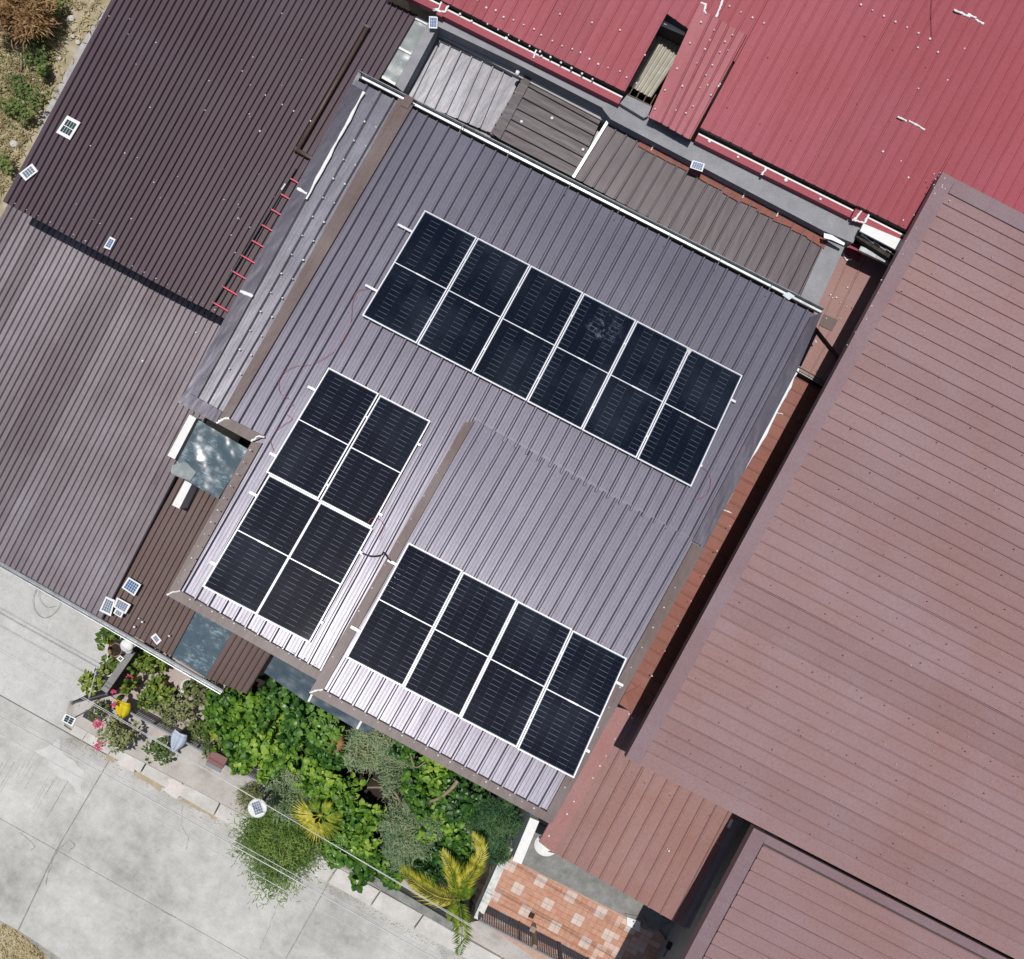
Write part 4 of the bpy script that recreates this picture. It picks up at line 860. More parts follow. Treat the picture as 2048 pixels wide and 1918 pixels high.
for d_, a, b, u, v in cand:
    ra, rb = a % 6, b % 6
    lt_ = (ra in (0, 1) and rb in (0, 1)) or (ra in (3, 4) and rb in (3, 4))
    k_ = 'tile_l' if lt_ else 'tile_r'
    if a > 17 and not lt_ and random.random() < (a - 14) / 16: k_ = 'tile_p'
    if n_t < 290:
        o = bpy.data.objects.new('tile', me_t[k_]); S.collection.objects.link(o); o.parent = pat
        o.location = mworld(pat).inverted() @ W(u, v, 0.112 + random.uniform(0, .0015)); o.rotation_euler = (0, 0, -ANG); n_t += 1
    else: rest.box(W(u, v, 0.106), (TS - .005, TS - .005, .012))
if rest.v: o_ = rest.out('tile_field', M['tile_r'], pat); o_['kind'] = 'stuff'

def screw_rows(root, plane, u0, u1, v0, v1, du_, dv_, lift, mat, r=.014):
    b = MB(); k = 0; v = v0
    while v < v1:
        u = u0 + (k % 3) * du_ / 3 + random.uniform(0, .1)
        while u < u1:
            c = W(u, v + random.uniform(-.006, .006), pz(plane, u, v) + lift); rr = r * random.uniform(.6, 1.3)
            b.lathe(c, [(rr, -.006), (rr * .8, .006), (.001, .01)], 5); u += du_ * random.uniform(.9, 1.1)
        v += dv_; k += 1
    o = b.out('roof_screw', M[mat], root); o['kind'] = 'stuff'
ub, vb = q(*bb, PB)[:2]
screw_rows(rh, PB, ub + .5, ub + 7.0, vb + .29, vb + 11.8, 1.15, .56, .028, 'flashg'); screw_rows(rh, PB, ub + .9, ub + 7.0, vb + .57, vb + 11.8, 1.3, .56, .028, 'kerb', .010)
ur, vr = q(*lowD, PR)[:2]
screw_rows(red, PR, ur - 3.2, ur + 4.0, vr + .5, vr + 6, .66, 1.15, .018, 'redp', .016)

# ============================================================ garden walls, fence, gate
def wall_px(name, pa, pb, th, z0, z1, mat, label, cat='wall', top=None):
    """wall whose top edge follows two photo pixels at height z1"""
    a, b = P(*pa, z1), P(*pb, z1); d = (b - a); d.z = 0; d.normalize(); n = Vector((-d.y, d.x, 0)) * th / 2
    r = empty(name, Vector(((a.x + b.x) / 2, (a.y + b.y) / 2, z0)), label, cat)
    zt = z1 - 0.05
    t = [Vector((p.x, p.y, zt)) for p in (a + n, b + n, b - n, a - n)]
    MB().prism(t, [Vector((p.x, p.y, z0)) for p in t]).out('wall_body', mat, r)
    n2 = n * 1.08; e = d * 0.01
    t = [Vector((p.x, p.y, z1)) for p in (a + n2 - e, b + n2 + e, b - n2 + e, a - n2 - e)]
    MB().prism(t, [Vector((p.x, p.y, zt - 0.002)) for p in t]).out('coping', top or mat, r); return r
wall_px('garden_wall', (1018, 1696), (955, 1838), 0.17, 0.05, 0.62, M['oldwhite'], 'mossy whitewashed wall between the garden and the tiled patio')
wall_px('garden_wall', (640, 1698), (908, 1856), 0.18, 0.05, 0.45, M['mosswall'], 'stained grey concrete garden wall behind the yellow palm')
wall_px('house_wall', (1069, 1640), (1034, 1724), 0.20, 0.05, 2.0, M['wallshade'], 'white wall at the corner of the raised roof, sides tinted as shade', 'wall', M['white'])  # blue-grey body paints the wall's shadow side; white is its lit top
wall_px('gate_pier_wall', (264, 1302), (208, 1382), 0.15, 0.03, 1.15, M['darkwall'], 'grey wall beside the driveway, sides darkened as unlit', 'wall', M['darktop'])  # dark body paints the unlit face; paler coping is the lit top
gp = empty('gate_leaf', P(180, 1400, 0), 'dark grey metal gate leaf standing open by the driveway', 'gate')
a, b = P(214, 1388, 1.0), P(146, 1406, 0.95)
for zz in (0.06, 0.98): MB().tube([Vector((a.x, a.y, zz)), Vector((b.x, b.y, zz))], 0.02, 6).out('gate_rail', M['fence'], gp)
MB().prism([a, b, b + Vector((.01, .02, 0)), a + Vector((.01, .02, 0))], [Vector((p.x, p.y, .1)) for p in (a, b, b + Vector((.01, .02, 0)), a + Vector((.01, .02, 0)))]).out('gate_sheet', M['darkwall'], gp)
MB().box((b.x, b.y, .5), (.05, .05, 1.0)).out('gate_post', M['fence'], gp); MB().box((a.x, a.y, .53), (.05, .05, 1.0)).out('gate_post', M['fence'], gp)
def fence(pa, pb, h, label, name='mesh_fence', cat='fence', z0=0.10, nposts=7, step=0.055, rail_r=0.028):
    a, b = P(*pa, z0 + h), P(*pb, z0 + h); d = b - a; L = d.length; d.normalize()
    r = empty(name, Vector(((a.x + b.x) / 2, (a.y + b.y) / 2, z0)), label, cat)
    MB().tube([a, b], rail_r, 6).out('top_rail', M['rail'], r)
    lo = Vector((0, 0, h - 0.05)); MB().tube([a - lo, b - lo], rail_r * .7, 6).out('bottom_rail', M['fence'], r)
    for i in range(nposts):
        p = a + d * L * i / (nposts - 1); MB().box((p.x, p.y, z0 + h / 2), (.045, .045, h)).out('post', M['fence'], r)
    m = MB(); k = int(L / step)
    for i in range(k):
        p = a + d * (i + .5) * L / k; m.tube([p, p - Vector((0, 0, h - .05))], 0.010, 4)
    for j in range(1, int(h / step)): m.tube([a - Vector((0, 0, j * step)), b - Vector((0, 0, j * step))], 0.008, 4)
    o = m.out('wire_mesh', M['fence'], r); o['kind'] = 'stuff'; return r
fence((262, 1426), (524, 1567), 0.48, 'dark steel mesh fence with grey top rail along the pavement')
fence((958, 1841), (1120, 1925), 0.95, 'dark steel mesh gate panel closing the tiled patio', 'mesh_gate', 'gate', 0.04, 3, 0.06)
fence((1124, 1927), (1240, 1990), 0.95, 'dark steel mesh gate panel beyond the brown gate post', 'mesh_gate', 'gate', 0.04, 3, 0.06)
# ------------------------------------------------------------ small things
lm = empty('street_lamp', P(528, 1600, 0.0), 'white disc solar street lamp on a slim post by the pavement', 'street lamp')
lc = P(515, 1616, 2.75)
MB().lathe(lc, [(0.001, -.03), (.16, -.03), (.20, -.01), (.205, .012), (.18, .03), (.001, .036)], 28).out('lamp_disc', M['white'], lm, True)
def small_panel(pxs, plane, lift, label, mat, nx=4, ny=2, group='small solar panels for garden lights', fw=0.14):
    pp = (pl_(plane)[0] + lift,) + pl_(plane)[1:]
    c = [P(x, y, pp) for x, y in pxs]; cen = sum(c, Vector()) / 4
    r = empty('small_solar_panel', cen - Vector((0, 0, 0.02)), label, 'solar panel', group)
    MB().prism(c, [p - Vector((0, 0, 0.018)) for p in c]).out('frame', M['white'], r)
    def b2(s, t): return (c[3] * (1 - s) + c[2] * s) * (1 - t) + (c[0] * (1 - s) + c[1] * s) * t
    g = fw
    for i in range(nx):
        for j in range(ny):
            s0, s1 = g + (1 - 2 * g) * (i + .07) / nx, g + (1 - 2 * g) * (i + .93) / nx; t0, t1 = g + (1 - 2 * g) * (j + .05) / ny, g + (1 - 2 * g) * (j + .95) / ny
            top = [b2(s0, t1), b2(s1, t1), b2(s1, t0), b2(s0, t0)]; e = Vector((0, 0, .003))
            MB().prism([p + e for p in top], [p - e for p in top]).out('cell', mat, r)
    return r
def rp(pts, ox, oy, k): return [(ox + x * k, oy + y * k) for x, y in pts]
k1 = 0.3521; k2 = 250 / 1988; k3 = 400 / 1862
small_panel(rp([(382, 655), (457, 695), (397, 795), (318, 752)], 0, 0, k1), PD, 0.055, 'largest small panel on the dark roof, with dark cells', M['tinydark'], 4, 2)
small_panel(rp([(108, 985), (182, 928), (216, 972), (145, 1028)], 0, 0, k1), PD, 0.055, 'grey blue small panel at the lot corner of the dark roof', M['tinygrey'], 4, 3)
small_panel(rp([(625, 1343), (657, 1360), (625, 1420), (588, 1405)], 0, 0, k1), PD, 0.055, 'smallest panel on the dark roof, near its lower eave', M['tinyblue'], 2, 4)
small_panel(rp([(1250, 430), (1448, 550), (1340, 735), (1140, 600)], 100, 1100, k2), PG, 0.055, 'blue small panel lying alone on the carport roof', M['tinyblue'], 5, 4, fw=.10)
small_panel(rp([(890, 735), (1035, 800), (965, 1055), (780, 965)], 100, 1100, k2), PG, 0.055, 'grey small panel in the carport cluster, nearest its gutter', M['tinygrey'], 4, 5, fw=.12)
small_panel(rp([(1065, 750), (1285, 870), (1200, 1020), (1005, 900)], 100, 1100, k2), PG, 0.075, 'pale small panel in the carport cluster, overlapping the grey one', M['tinygrey'], 5, 4, fw=.12)
small_panel(rp([(1050, 920), (1170, 1000), (1130, 1080), (1005, 1005)], 100, 1100, k2), PG, 0.095, 'tiny panel on top of the carport cluster', M['tinygrey'], 3, 3, fw=.16)
small_panel(rp([(1680, 1320), (1775, 1440), (1700, 1510), (1600, 1385)], 100, 1100, k2), PH, 0.055, 'little white framed panel on the brown sheets by the skylight', M['tinygrey'], 3, 2, fw=.2)
small_panel(rp([(830, 150), (910, 155), (905, 265), (828, 262)], 680, 0, k3), 3.75, 0.10, 'blue small panel at the end of the grey ledge', M['tinyblue'], 4, 3, fw=.1)
small_panel(rp([(1095, 1490), (1210, 1525), (1185, 1600), (1070, 1560)], 1150, 0, k3), 3.72, 0.06, 'blue small panel at the ledge edge above the rusted sheets', M['tinyblue'], 5, 4, fw=.1)
small_panel(rp([(885, 375), (925, 405), (890, 440), (850, 405)], 50, 1230, k3), 1.15, 0.04, 'tiny panel on the driveway wall coping', M['tinydark'], 2, 2, fw=.2)
small_panel(rp([(375, 915), (480, 965), (440, 1040), (340, 985)], 50, 1230, k3), 1.05, 0.04, 'twin cell small panel on the bracket by the open gate leaf', M['tinydark'], 2, 3, fw=.12)
small_panel([(501, 1605), (520, 1598), (529, 1626), (510, 1633)], 2.78, 0.02, 'panel fixed on top of the white street lamp disc', M['tinygrey'], 4, 5, fw=.06)
bp = lm
pb_ = Vector((lc.x, lc.y, 0))
MB().tube([Vector((lc.x, lc.y, 0.1)), Vector((lc.x, lc.y, 2.73))], 0.03, 8).out('post', M['fence'], lm)
pk = P(146, 1437, 1.05); br = empty('panel_bracket', Vector((pk.x, pk.y, 0.03)), 'thin grey pole carrying the twin cell panel', 'pole')
MB().tube([Vector((pk.x, pk.y, .03)), Vector((pk.x, pk.y, 1.06))], 0.018, 6).out('pole', M['lightgrey'], br)
for x, y in ((150, 1420), (158, 1412)): MB().tube(smooth_path([P(142, 1432, 1.0), P(x, y, .9), P(160, 1408, .95)], 4), 0.006, 4).out('wire', M['lightgrey'], br)
# post-top lamp, leaning white pole
wlm = empty('wall_lamp', P(252, 1292, 1.15), 'white round post lamp on the driveway wall', 'lamp')
cc = P(254, 1291, 1.35)
MB().lathe(cc, [(.001, -.08), (.10, -.08), (.145, -.03), (.15, .02), (.11, .06), (.001, .075)], 20).out('globe', M['white'], wlm, True)
MB().lathe(cc + W(.07, -.09, -.03), [(.001, -.06), (.07, -.05), (.09, 0), (.06, .045), (.001, .055)], 14).out('side_globe', M['white'], wlm, True)
MB().tube([Vector((cc.x, cc.y, 1.10)), Vector((cc.x, cc.y, 1.30))], .03, 8).out('stem', M['fence'], wlm)
MB().box(P(249, 1303, 1.25), (.07, .07, .12)).out('sensor', M['blackplastic'], wlm)
lw = MB().tube([P(177, 1406, 0.4), P(178, 1395, 1.0), P(192, 1342, 1.9)], 0.012, 6).out('antenna_pole', M['white']); tag(lw, 'thin white pole leaning over the open gate leaf', 'pole')
# mailbox with red roof
mb = empty('mailbox', P(446, 1520, 0.5), 'grey mailbox with dark red lid on the fence rail', 'mailbox')
c0 = P(437, 1520, 1.05)
MB().box(c0, (0.34, 0.30, 0.26)).out('box', M['mailgrey'], mb)
t0 = [c0 + W(x, y, z) - W(0, 0, 0) for x, y, z in ((-.20, .20, .135), (.20, .20, .135), (.20, -.06, .20), (-.20, -.06, .20))]
MB().prism([p + Vector((0, 0, .02)) for p in t0], t0).out('lid', M['mailred'], mb)
t1 = [c0 + W(x, y, z) - W(0, 0, 0) for x, y, z in ((-.20, -.055, .20), (.20, -.055, .20), (.20, -.19, .10), (-.20, -.19, .10))]
MB().prism([p + Vector((0, 0, .02)) for p in t1], t1).out('front_flap', M['mailgrey'], mb)
MB().tube([Vector((c0.x, c0.y, .1)), Vector((c0.x, c0.y, .95))], .03, 6).out('post', M['fence'], mb)
# cloth bundles draped on the fence
def cloth(pts_px, z_hi, z_lo, mat, label, w0, w1, name='draped_cloth'):
    a = P(*pts_px[0], z_hi); b = P(*pts_px[1], z_lo); d = (b - a); ax = Vector((d.x, d.y, 0)).normalized(); n = Vector((-ax.y, ax.x, 0))
    R, Cn = 9, 15; vs = []; fs = []
    for i in range(R):
        t = i / (R - 1); c = a + d * t; wid = (w0 * math.sin(math.pi * min(1, .28 + t * .85)) ** .8 + w1) if t < .95 else w1
        for j in range(Cn):
            s = j / (Cn - 1) * 2 - 1
            z = (1 - s * s) * wid * .55 + 0.032 * math.cos(s * 8.5 + t * 1.3) * (0.3 + t)
            vs.append(c + n * (s * wid) + Vector((0, 0, z + random.uniform(-.006, .006))))
    for i in range(R - 1):
        for j in range(Cn - 1): fs.append((i * Cn + j, i * Cn + j + 1, (i + 1) * Cn + j + 1, (i + 1) * Cn + j))
    base = [Vector((v.x, v.y, v.z - 0.03)) for v in vs]; n0 = len(vs)
    fs += [tuple(n0 + k for k in reversed(f)) for f in list(fs)]
    ring = [j for j in range(Cn)] + [i * Cn + Cn - 1 for i in range(1, R)] + [(R - 1) * Cn + j for j in range(Cn - 2, -1, -1)] + [i * Cn for i in range(R - 2, 0, -1)]
    for k in range(len(ring)): p, q_ = ring[k], ring[(k + 1) % len(ring)]; fs.append((p, n0 + p, n0 + q_, q_))
    o = mesh(name, vs + base, fs, mat, None, True); return tag(o, label, 'cloth', 'cloths draped on the garden fence')
cloth([(247, 1402), (241, 1444)], 0.75, 0.45, M['yellow'], 'bright yellow cloth draped beside the potted bougainvillea', 0.155, 0.03)
cloth([(362, 1464), (345, 1508)], 0.80, 0.45, M['bluecloth'], 'pale blue cloth draped over the fence rail', 0.165, 0.025)
# satellite dish, floor socket board, bin
ds = empty('satellite_dish', P(1085, 1700, 0.6), 'white satellite dish partly under the lean-to eave', 'satellite dish')
dc = P(1093, 1686, 2.05)
vs = []; fs = []
for i in range(7):
    r = .27 * i / 6
    for k in range(24): vs.append(dc + Vector((r * math.cos(k * math.pi / 12), r * math.sin(k * math.pi / 12) * .92, .10 * (i / 6) ** 2)))
for i in range(6):
    for k in range(24): fs.append((i * 24 + k, i * 24 + (k + 1) % 24, (i + 1) * 24 + (k + 1) % 24, (i + 1) * 24 + k))
n0 = len(vs); vs += [v - Vector((0, 0, .012)) for v in vs]; fs += [tuple(n0 + k for k in reversed(f)) for f in list(fs)]
mesh('reflector', vs, fs, M['white'], ds, True); MB().tube([dc - Vector((0, 0, .01)), dc - Vector((-.15, -.3, .5)), dc - Vector((-.15, -.3, 1.9))], .02, 6).out('mast', M['fence'], ds)
MB().tube([dc + Vector((.2, -.2, .05)), dc + Vector((.03, -.05, .3))], .012, 5).out('feed_arm', M['fence'], ds)
sk = empty('socket_board', P(1266, 1851, .12), 'white socket board lying on the patio tiles', 'socket board')
bx_ = [P(x, y, .17) for x, y in ((1254, 1834), (1281, 1844), (1279, 1864), (1253, 1850))]
MB().prism(bx_, [p - Vector((0, 0, .06)) for p in bx_]).out('board', M['white'], sk)
for x, y in ((1267, 1843), (1268, 1852)): MB().box(P(x, y, .172), (.03, .035, .01)).out('socket', M['blackplastic'], sk)
cable([P(x, y, .15) for x, y in ((1279, 1850), (1290, 1842), (1284, 1832), (1276, 1840), (1290, 1858), (1297, 1852), (1285, 1836), (1260, 1830), (1250, 1828))], .008, M['wood'], 'tangled brown cord beside the white socket board', 'cord', name='power_cord')
gl = empty('garden_lantern', P(1336, 1910, .1), 'black garden lantern with small panel among the weeds', 'lantern')
MB().box(P(1342, 1893, .5), (.20, .16, .10)).out('head', M['blackplastic'], gl); MB().box(P(1336, 1910, .45), (.20, .18, .03)).out('panel', M['tinygrey'], gl)
MB().tube([P(1342, 1893, .1), P(1342, 1893, .48)], .025, 6).out('stem', M['blackplastic'], gl)
gpst = MB().box(P(1068, 1868, .55), (.09, .09, 1.1)).box(P(1066, 1858, 1.08), (.13, .13, .05)).out('gate_post', M['wood']); tag(gpst, 'brown wooden post in the middle of the patio gate', 'post')

# ============================================================ overhead cables with two far poles
def hang(pa, pb, z, sag=0.25):
    a, b = P(*pa, z), P(*pb, z); out = []
    for i in range(13):
        t = i / 12; p = a.lerp(b, t); p.z -= sag * 4 * t * (1 - t); out.append(p)
    return out
WZ = 6.2
wires = [((-700, 1055), (2100, 2624), 0.010, 'lowest pale overhead cable over the road'), ((-700, 1092), (2100, 2650), 0.006, 'thin overhead cable farthest from the houses over the road'),
         ((-700, 1040), (2100, 2619), 0.006, 'thin overhead cable twinned with the lowest pale cable'), ((-700, 905), (2100, 2543), 0.005, 'overhead cable passing over the white street lamp'),
         ((-700, 893), (2100, 2557), 0.006, 'thin overhead cable nearest the fence')]
for pa, pb, r, lab in wires:
    o = MB().tube(hang(pa, pb, WZ), r, 5).out('overhead_cable', M['cable'], None, True); tag(o, lab, 'cable', 'overhead cables along the road')
for (x, y), lab in (((-712, 1000), 'grey utility pole at the driveway end of the overhead cables'), ((2112, 2590), 'grey utility pole at the patio end of the overhead cables')):
    c = P(x, y, WZ); r = empty('utility_pole', Vector((c.x, c.y, 0)), lab, 'utility pole', 'utility poles')
    MB().tube([Vector((c.x, c.y, -.1)), Vector((c.x, c.y, 7.2))], .14, 10, .09).out('shaft', M['walk'], r)
    MB().box((c.x, c.y, WZ + .03), (.1, 2.4, .1)).out('crossarm', M['wood'], r)
lc_ = cable([P(x, y, .07) for x, y in ((76, 1172), (66, 1195), (70, 1222), (88, 1236), (108, 1226), (120, 1208), (119, 1194))], .005, M['grasswire'], 'loop of fine wire hanging by the carport gutter', 'wire', name='wire_loop')
lc2 = cable([P(x, y, .07) for x, y in ((80, 1175), (78, 1196), (92, 1214), (110, 1212))], .004, M['grasswire'], 'short fine wire curl inside the wire loop', 'wire', name='wire_loop')

# ============================================================ plants
def leaf(b, c, d, up, L, Wd, cup=0.12):
    d = d.normalized(); s = d.cross(up)
    if s.length < 1e-3: s = Vector((1, 0, 0))
    s.normalize(); n = s.cross(d)
    pts = [c, c + d * L * .28 + s * Wd * .5 - n * L * cup * .2, c + d * L * .68 + s * Wd * .38 - n * L * cup, c + d * L - n * L * cup * 2.2, c + d * L * .68 - s * Wd * .38 - n * L * cup, c + d * L * .28 - s * Wd * .5 - n * L * cup * .2,
           c + d * L * .3 + n * L * .05, c + d * L * .68 - n * L * cup * .6]
    b.add(pts, [(0, 1, 6), (1, 2, 7, 6), (2, 3, 7), (3, 4, 7), (4, 5, 6, 7), (5, 0, 6)])
def rnd_dir(rg, zmin=-0.2):
    while True:
        v = Vector((rg.gauss(0, 1), rg.gauss(0, 1), rg.gauss(0, 1)))
        if v.length > .1:
            v.normalize()
            if v.z > zmin: return v
def shrub(px, py, rpx, h, mat, n, L, label, cat='shrub', name='shrub', group='garden shrubs', aspect=0.6, zb=0.08, seed=0, wd=0.75, stemmat=None):
    rg = random.Random(seed * 77 + int(px * 13 + py)); zt = h * .68
    c = P(px, py, zt); R = rpx / FPX * (ZC - zt); base = Vector((c.x, c.y, zb))
    r = empty(name, base, label, cat, group); st = MB(); tips = []
    for k in range(7):
        a = k * 0.9 + rg.random(); e = c + Vector((math.cos(a) * R * .55, math.sin(a) * R * .55, rg.uniform(-.1, .25) * h))
        st.tube([base + Vector((math.cos(a) * .03, math.sin(a) * .03, 0)), base.lerp(e, .5) + Vector((rg.uniform(-.05, .05), rg.uniform(-.05, .05), .05)), e], 0.018, 4, 0.006); tips.append(e)
    st.out('stem', stemmat or M['bark'], r)
    b = MB(); cl = [c + Vector((rg.gauss(0, .42) * R, rg.gauss(0, .42) * R, rg.uniform(-.25, .35) * h * .8)) for k in range(max(4, int(n / 26)))]
    for k in range(n):
        cc = rg.choice(cl); dd = rnd_dir(rg, -0.35); p = cc + Vector((dd.x * R * .30, dd.y * R * .30, dd.z * h * .16 * (1 + aspect)))
        o = Vector((p.x - c.x, p.y - c.y, 0))
        if o.length > R * 1.05: p = c + o * (R * rg.uniform(.8, 1.05) / o.length) + Vector((0, 0, p.z - c.z))
        d = Vector((dd.x, dd.y, rg.uniform(-.45, .25))) + o * .3; l = L * rg.choice((.6, .8, 1, 1, 1.25, 1.5))
        leaf(b, p, d, Vector((rg.gauss(0, .25), rg.gauss(0, .25), 1)), l, l * wd)
    o = b.out('foliage', mat, r); o['kind'] = 'stuff'; return r
def feather(px, py, rpx, h, mat, n, label, L=0.16, wpx=0.007, cat='shrub', name='feathery_shrub', group='feathery shrubs', zb=0.08, flat=1.0, seed=1, sp=.16):
    rg = random.Random(seed + int(px * 7 + py)); zt = h * .66; c = P(px, py, zt); R = rpx / FPX * (ZC - zt); base = Vector((c.x, c.y, zb))
    r = empty(name, base, label, cat, group); st = MB(); br = []
    for k in range(12):
        a = k * .55 + rg.random() * .4; e = c + Vector((math.cos(a) * R * .8, math.sin(a) * R * .8 * flat, rg.uniform(-.15, .3) * h)); br.append((base.lerp(e, .25) + Vector((0, 0, h * .3)), e))
        st.tube([base, base.lerp(e, .4) + Vector((0, 0, h * .2)), e], 0.012, 4, 0.004)
    st.out('stem', M['bark'], r); b = MB()
    for k in range(n):
        s, e = rg.choice(br); t = rg.random() ** .6; p = s.lerp(e, t) + Vector((rg.gauss(0, sp) * R, rg.gauss(0, sp) * R, rg.gauss(0, .05) * h))
        d = (e - s).normalized() * .6 + rnd_dir(rg, -.5) * .9; d.normalize(); l = L * rg.uniform(.5, 1.3); sd = d.cross(Vector((0, 0, 1)))
        if sd.length < .05: continue
        sd = sd.normalized() * wpx * rg.uniform(.7, 1.3); m_ = p + d * l * .55; tip = p + d * l - Vector((0, 0, l * .18))
        b.add([p - sd * .5, p + sd * .5, m_ + sd, tip, m_ - sd], [(0, 1, 2, 4), (4, 2, 3)])
    o = b.out('foliage', mat, r); o['kind'] = 'stuff'; return r
def frond(parent, pts, Lf, mat, seed, name='frond', nl=34, wl=0.028, droop=.25):
    rg = random.Random(seed); path = smooth_path(pts, 8); b = MB(); b.tube(path, 0.016, 5, 0.005); n = len(path)
    for k in range(nl):
        t = 0.10 + .9 * k / nl; i = min(int(t * (n - 1)), n - 2); f = t * (n - 1) - i; p = path[i].lerp(path[i + 1], f); d = (path[i + 1] - path[i]).normalized()
        s0 = d.cross(Vector((0, 0, 1))).normalized(); l = Lf * (math.sin(math.pi * (0.18 + .78 * t)) ** .7) * rg.uniform(.8, 1.1)
        for sg in (-1, 1):
            dd = (d * (.75 + .5 * t) + s0 * sg * 1.0 + Vector((0, 0, rg.uniform(-.1, .25)))).normalized(); wv = dd.cross(Vector((0, 0, 1))).normalized() * wl * rg.uniform(.8, 1.2)
            m1 = p + dd * l * .5 + Vector((0, 0, .02)); tip = p + dd * l + d * l * .12 - Vector((0, 0, l * droop)); up_ = Vector((0, 0, wl * .35))
            b.add([p, m1 + wv * .5 - up_, tip, m1 - wv * .5 - up_, m1 + up_ * .4], [(0, 1, 4), (1, 2, 4), (2, 3, 4), (3, 0, 4)])
    return b.out(name, mat, parent)
# broad-leaved hedge shrubs
hedge = [(452, 1412, 40, 1.5, 'leaf', 'broad leaved shrub touching the brown carport sheets'), (505, 1412, 46, 1.7, 'leaf', 'broad leaved shrub between the carport eave and the awning'), (560, 1392, 44, 1.9, 'leaf2', 'deep green shrub under the first awning panel'),
         (444, 1450, 36, 1.2, 'leafy', 'lime leaved shrub beside the cement garden floor'), (497, 1478, 40, 1.4, 'leaf', 'broad leaved shrub above the mailbox'), (545, 1450, 44, 1.7, 'leaf', 'variegated broad leaved shrub in the middle of the hedge'),
         (604, 1432, 44, 1.8, 'leaf2', 'deep green shrub under the awning bracket'), (655, 1452, 42, 1.8, 'leaf2', 'deep green shrub under the second awning panel'), (490, 1508, 30, 1.1, 'leaf', 'small bright shrub spilling onto the garden floor'),
         (543, 1510, 34, 1.2, 'leaf', 'bright shrub at the garden floor edge beyond the mailbox'), (590, 1492, 42, 1.6, 'leaf', 'yellow veined shrub beside the orange bromeliad'), (568, 1556, 34, 1.3, 'leaf2', 'dark shrub at the end of the mesh fence'),
         (632, 1556, 44, 1.6, 'leaf', 'bright shrub over the fan palm'), (692, 1600, 42, 1.6, 'leaf', 'green shrub between the fan palm and the grey feathery bush'), (722, 1648, 42, 1.5, 'leaf', 'green shrub right of the fan palm fronds'),
         (676, 1690, 36, 1.3, 'leaf2', 'green shrub behind the grey garden wall'), (726, 1716, 34, 1.2, 'leaf', 'rounded green shrub leaning over the grey garden wall'), (777, 1743, 22, 1.0, 'leaf', 'small rounded green bush on the grey garden wall'),
         (800, 1480, 30, 1.9, 'leaf2', 'dark shrub at the garden eave of the raised roof'), (845, 1570, 46, 1.9, 'leaf', 'large glossy shrub along the garden eave'), (872, 1528, 32, 2.0, 'leaf', 'glossy shrub touching the garden eave'), (925, 1592, 44, 1.9, 'leaf2', 'glossy dark shrub near the end of the garden eave'),
         (885, 1632, 40, 1.6, 'leaf', 'glossy shrub above the yellow palm'), (925, 1655, 38, 1.5, 'leaf2', 'dark shrub beside the curled yellow frond'), (915, 1705, 42, 1.3, 'leaf2', 'deep green shrub under the yellow palm crown'), (850, 1718, 40, 1.1, 'leaf2', 'shaded shrub left of the yellow palm crown'),
         (660, 1500, 40, 1.5, 'leaf2', 'dark shrub in the shade beside the orange bromeliad'), (640, 1610, 34, 1.2, 'leaf2', 'low shrub beneath the fan palm')]
for k, (x, y, r_, h_, m_, lab) in enumerate(hedge):
    shrub(x, y, r_, h_, M[m_], 430 if r_ > 35 else 260, 0.13, lab, seed=k, wd=0.85)
feather(745, 1490, 48, 2.1, M['feather'], 5200, 'grey green feathery bush beside the orange bromeliad'); feather(800, 1545, 34, 1.9, M['feather'], 3200, 'smaller grey green feathery bush near the bare branches')
feather(590, 1582, 44, 1.9, M['feather'], 4200, 'grey green feathery bush at the end of the mesh fence'); feather(826, 1650, 58, 2.0, M['feather'], 6500, 'broad grey green feathery bush above the yellow palm')
feather(800, 1700, 32, 1.5, M['feather'], 2600, 'low grey green feathery bush left of the yellow palm'); feather(985, 1640, 52, 1.9, M['fern'], 5200, 'dark ferny bush against the white corner wall'); feather(880, 1735, 34, 1.1, M['fern'], 2200, 'dark ferny bush under the yellow palm fronds')
feather(990, 1700, 28, 1.1, M['fern'], 1600, 'small dark ferny bush on the mossy white wall')
feather(555, 1690, 78, 2.2, M['wisp'], 11000, 'wispy olive bush overhanging the road below the street lamp', L=.12, wpx=.008, name='wispy_bush', sp=.22); feather(500, 1590, 26, .8, M['leafo'], 900, 'thin dry weed on the pavement by the street lamp', L=.1, group='pavement weeds', name='pavement_weed')
br_ = empty('bare_branch', P(905, 1560, 1.0), 'bare pale branch crossing the hedge', 'branch')
MB().tube(smooth_path([P(820, 1610, 1.7), P(870, 1600, 1.85), P(900, 1580, 1.95), P(915, 1562, 1.9)], 5), .022, 6, .05).out('limb', M['bark'], br_); MB().tube(smooth_path([P(735, 1575, 1.6), P(780, 1578, 1.75), P(800, 1605, 1.6), P(796, 1625, .4)], 5), .018, 6, .035).out('limb', M['bark'], br_)
MB().tube(smooth_path([P(822, 1512, 1.9), P(830, 1535, 1.9), P(850, 1525, 2.0)], 4), .015, 5).out('limb', M['bark'], br_)
# orange bromeliad
brm = empty('bromeliad', P(676, 1490, .4), 'orange bromeliad rosette in the hedge', 'plant'); b = MB(); rg = random.Random(3); cb = P(674, 1488, 1.75)
for k in range(40):
    a = k * 2.4; leaf(b, cb, Vector((math.cos(a), math.sin(a), .25 + .3 * rg.random())), Vector((0, 0, 1)), .22 * rg.uniform(.6, 1.1), .03, .1)
b.out('rosette', M['drybush'], brm); MB().tube([Vector((cb.x, cb.y, .1)), cb], .03, 5).out('stem', M['bark'], brm)
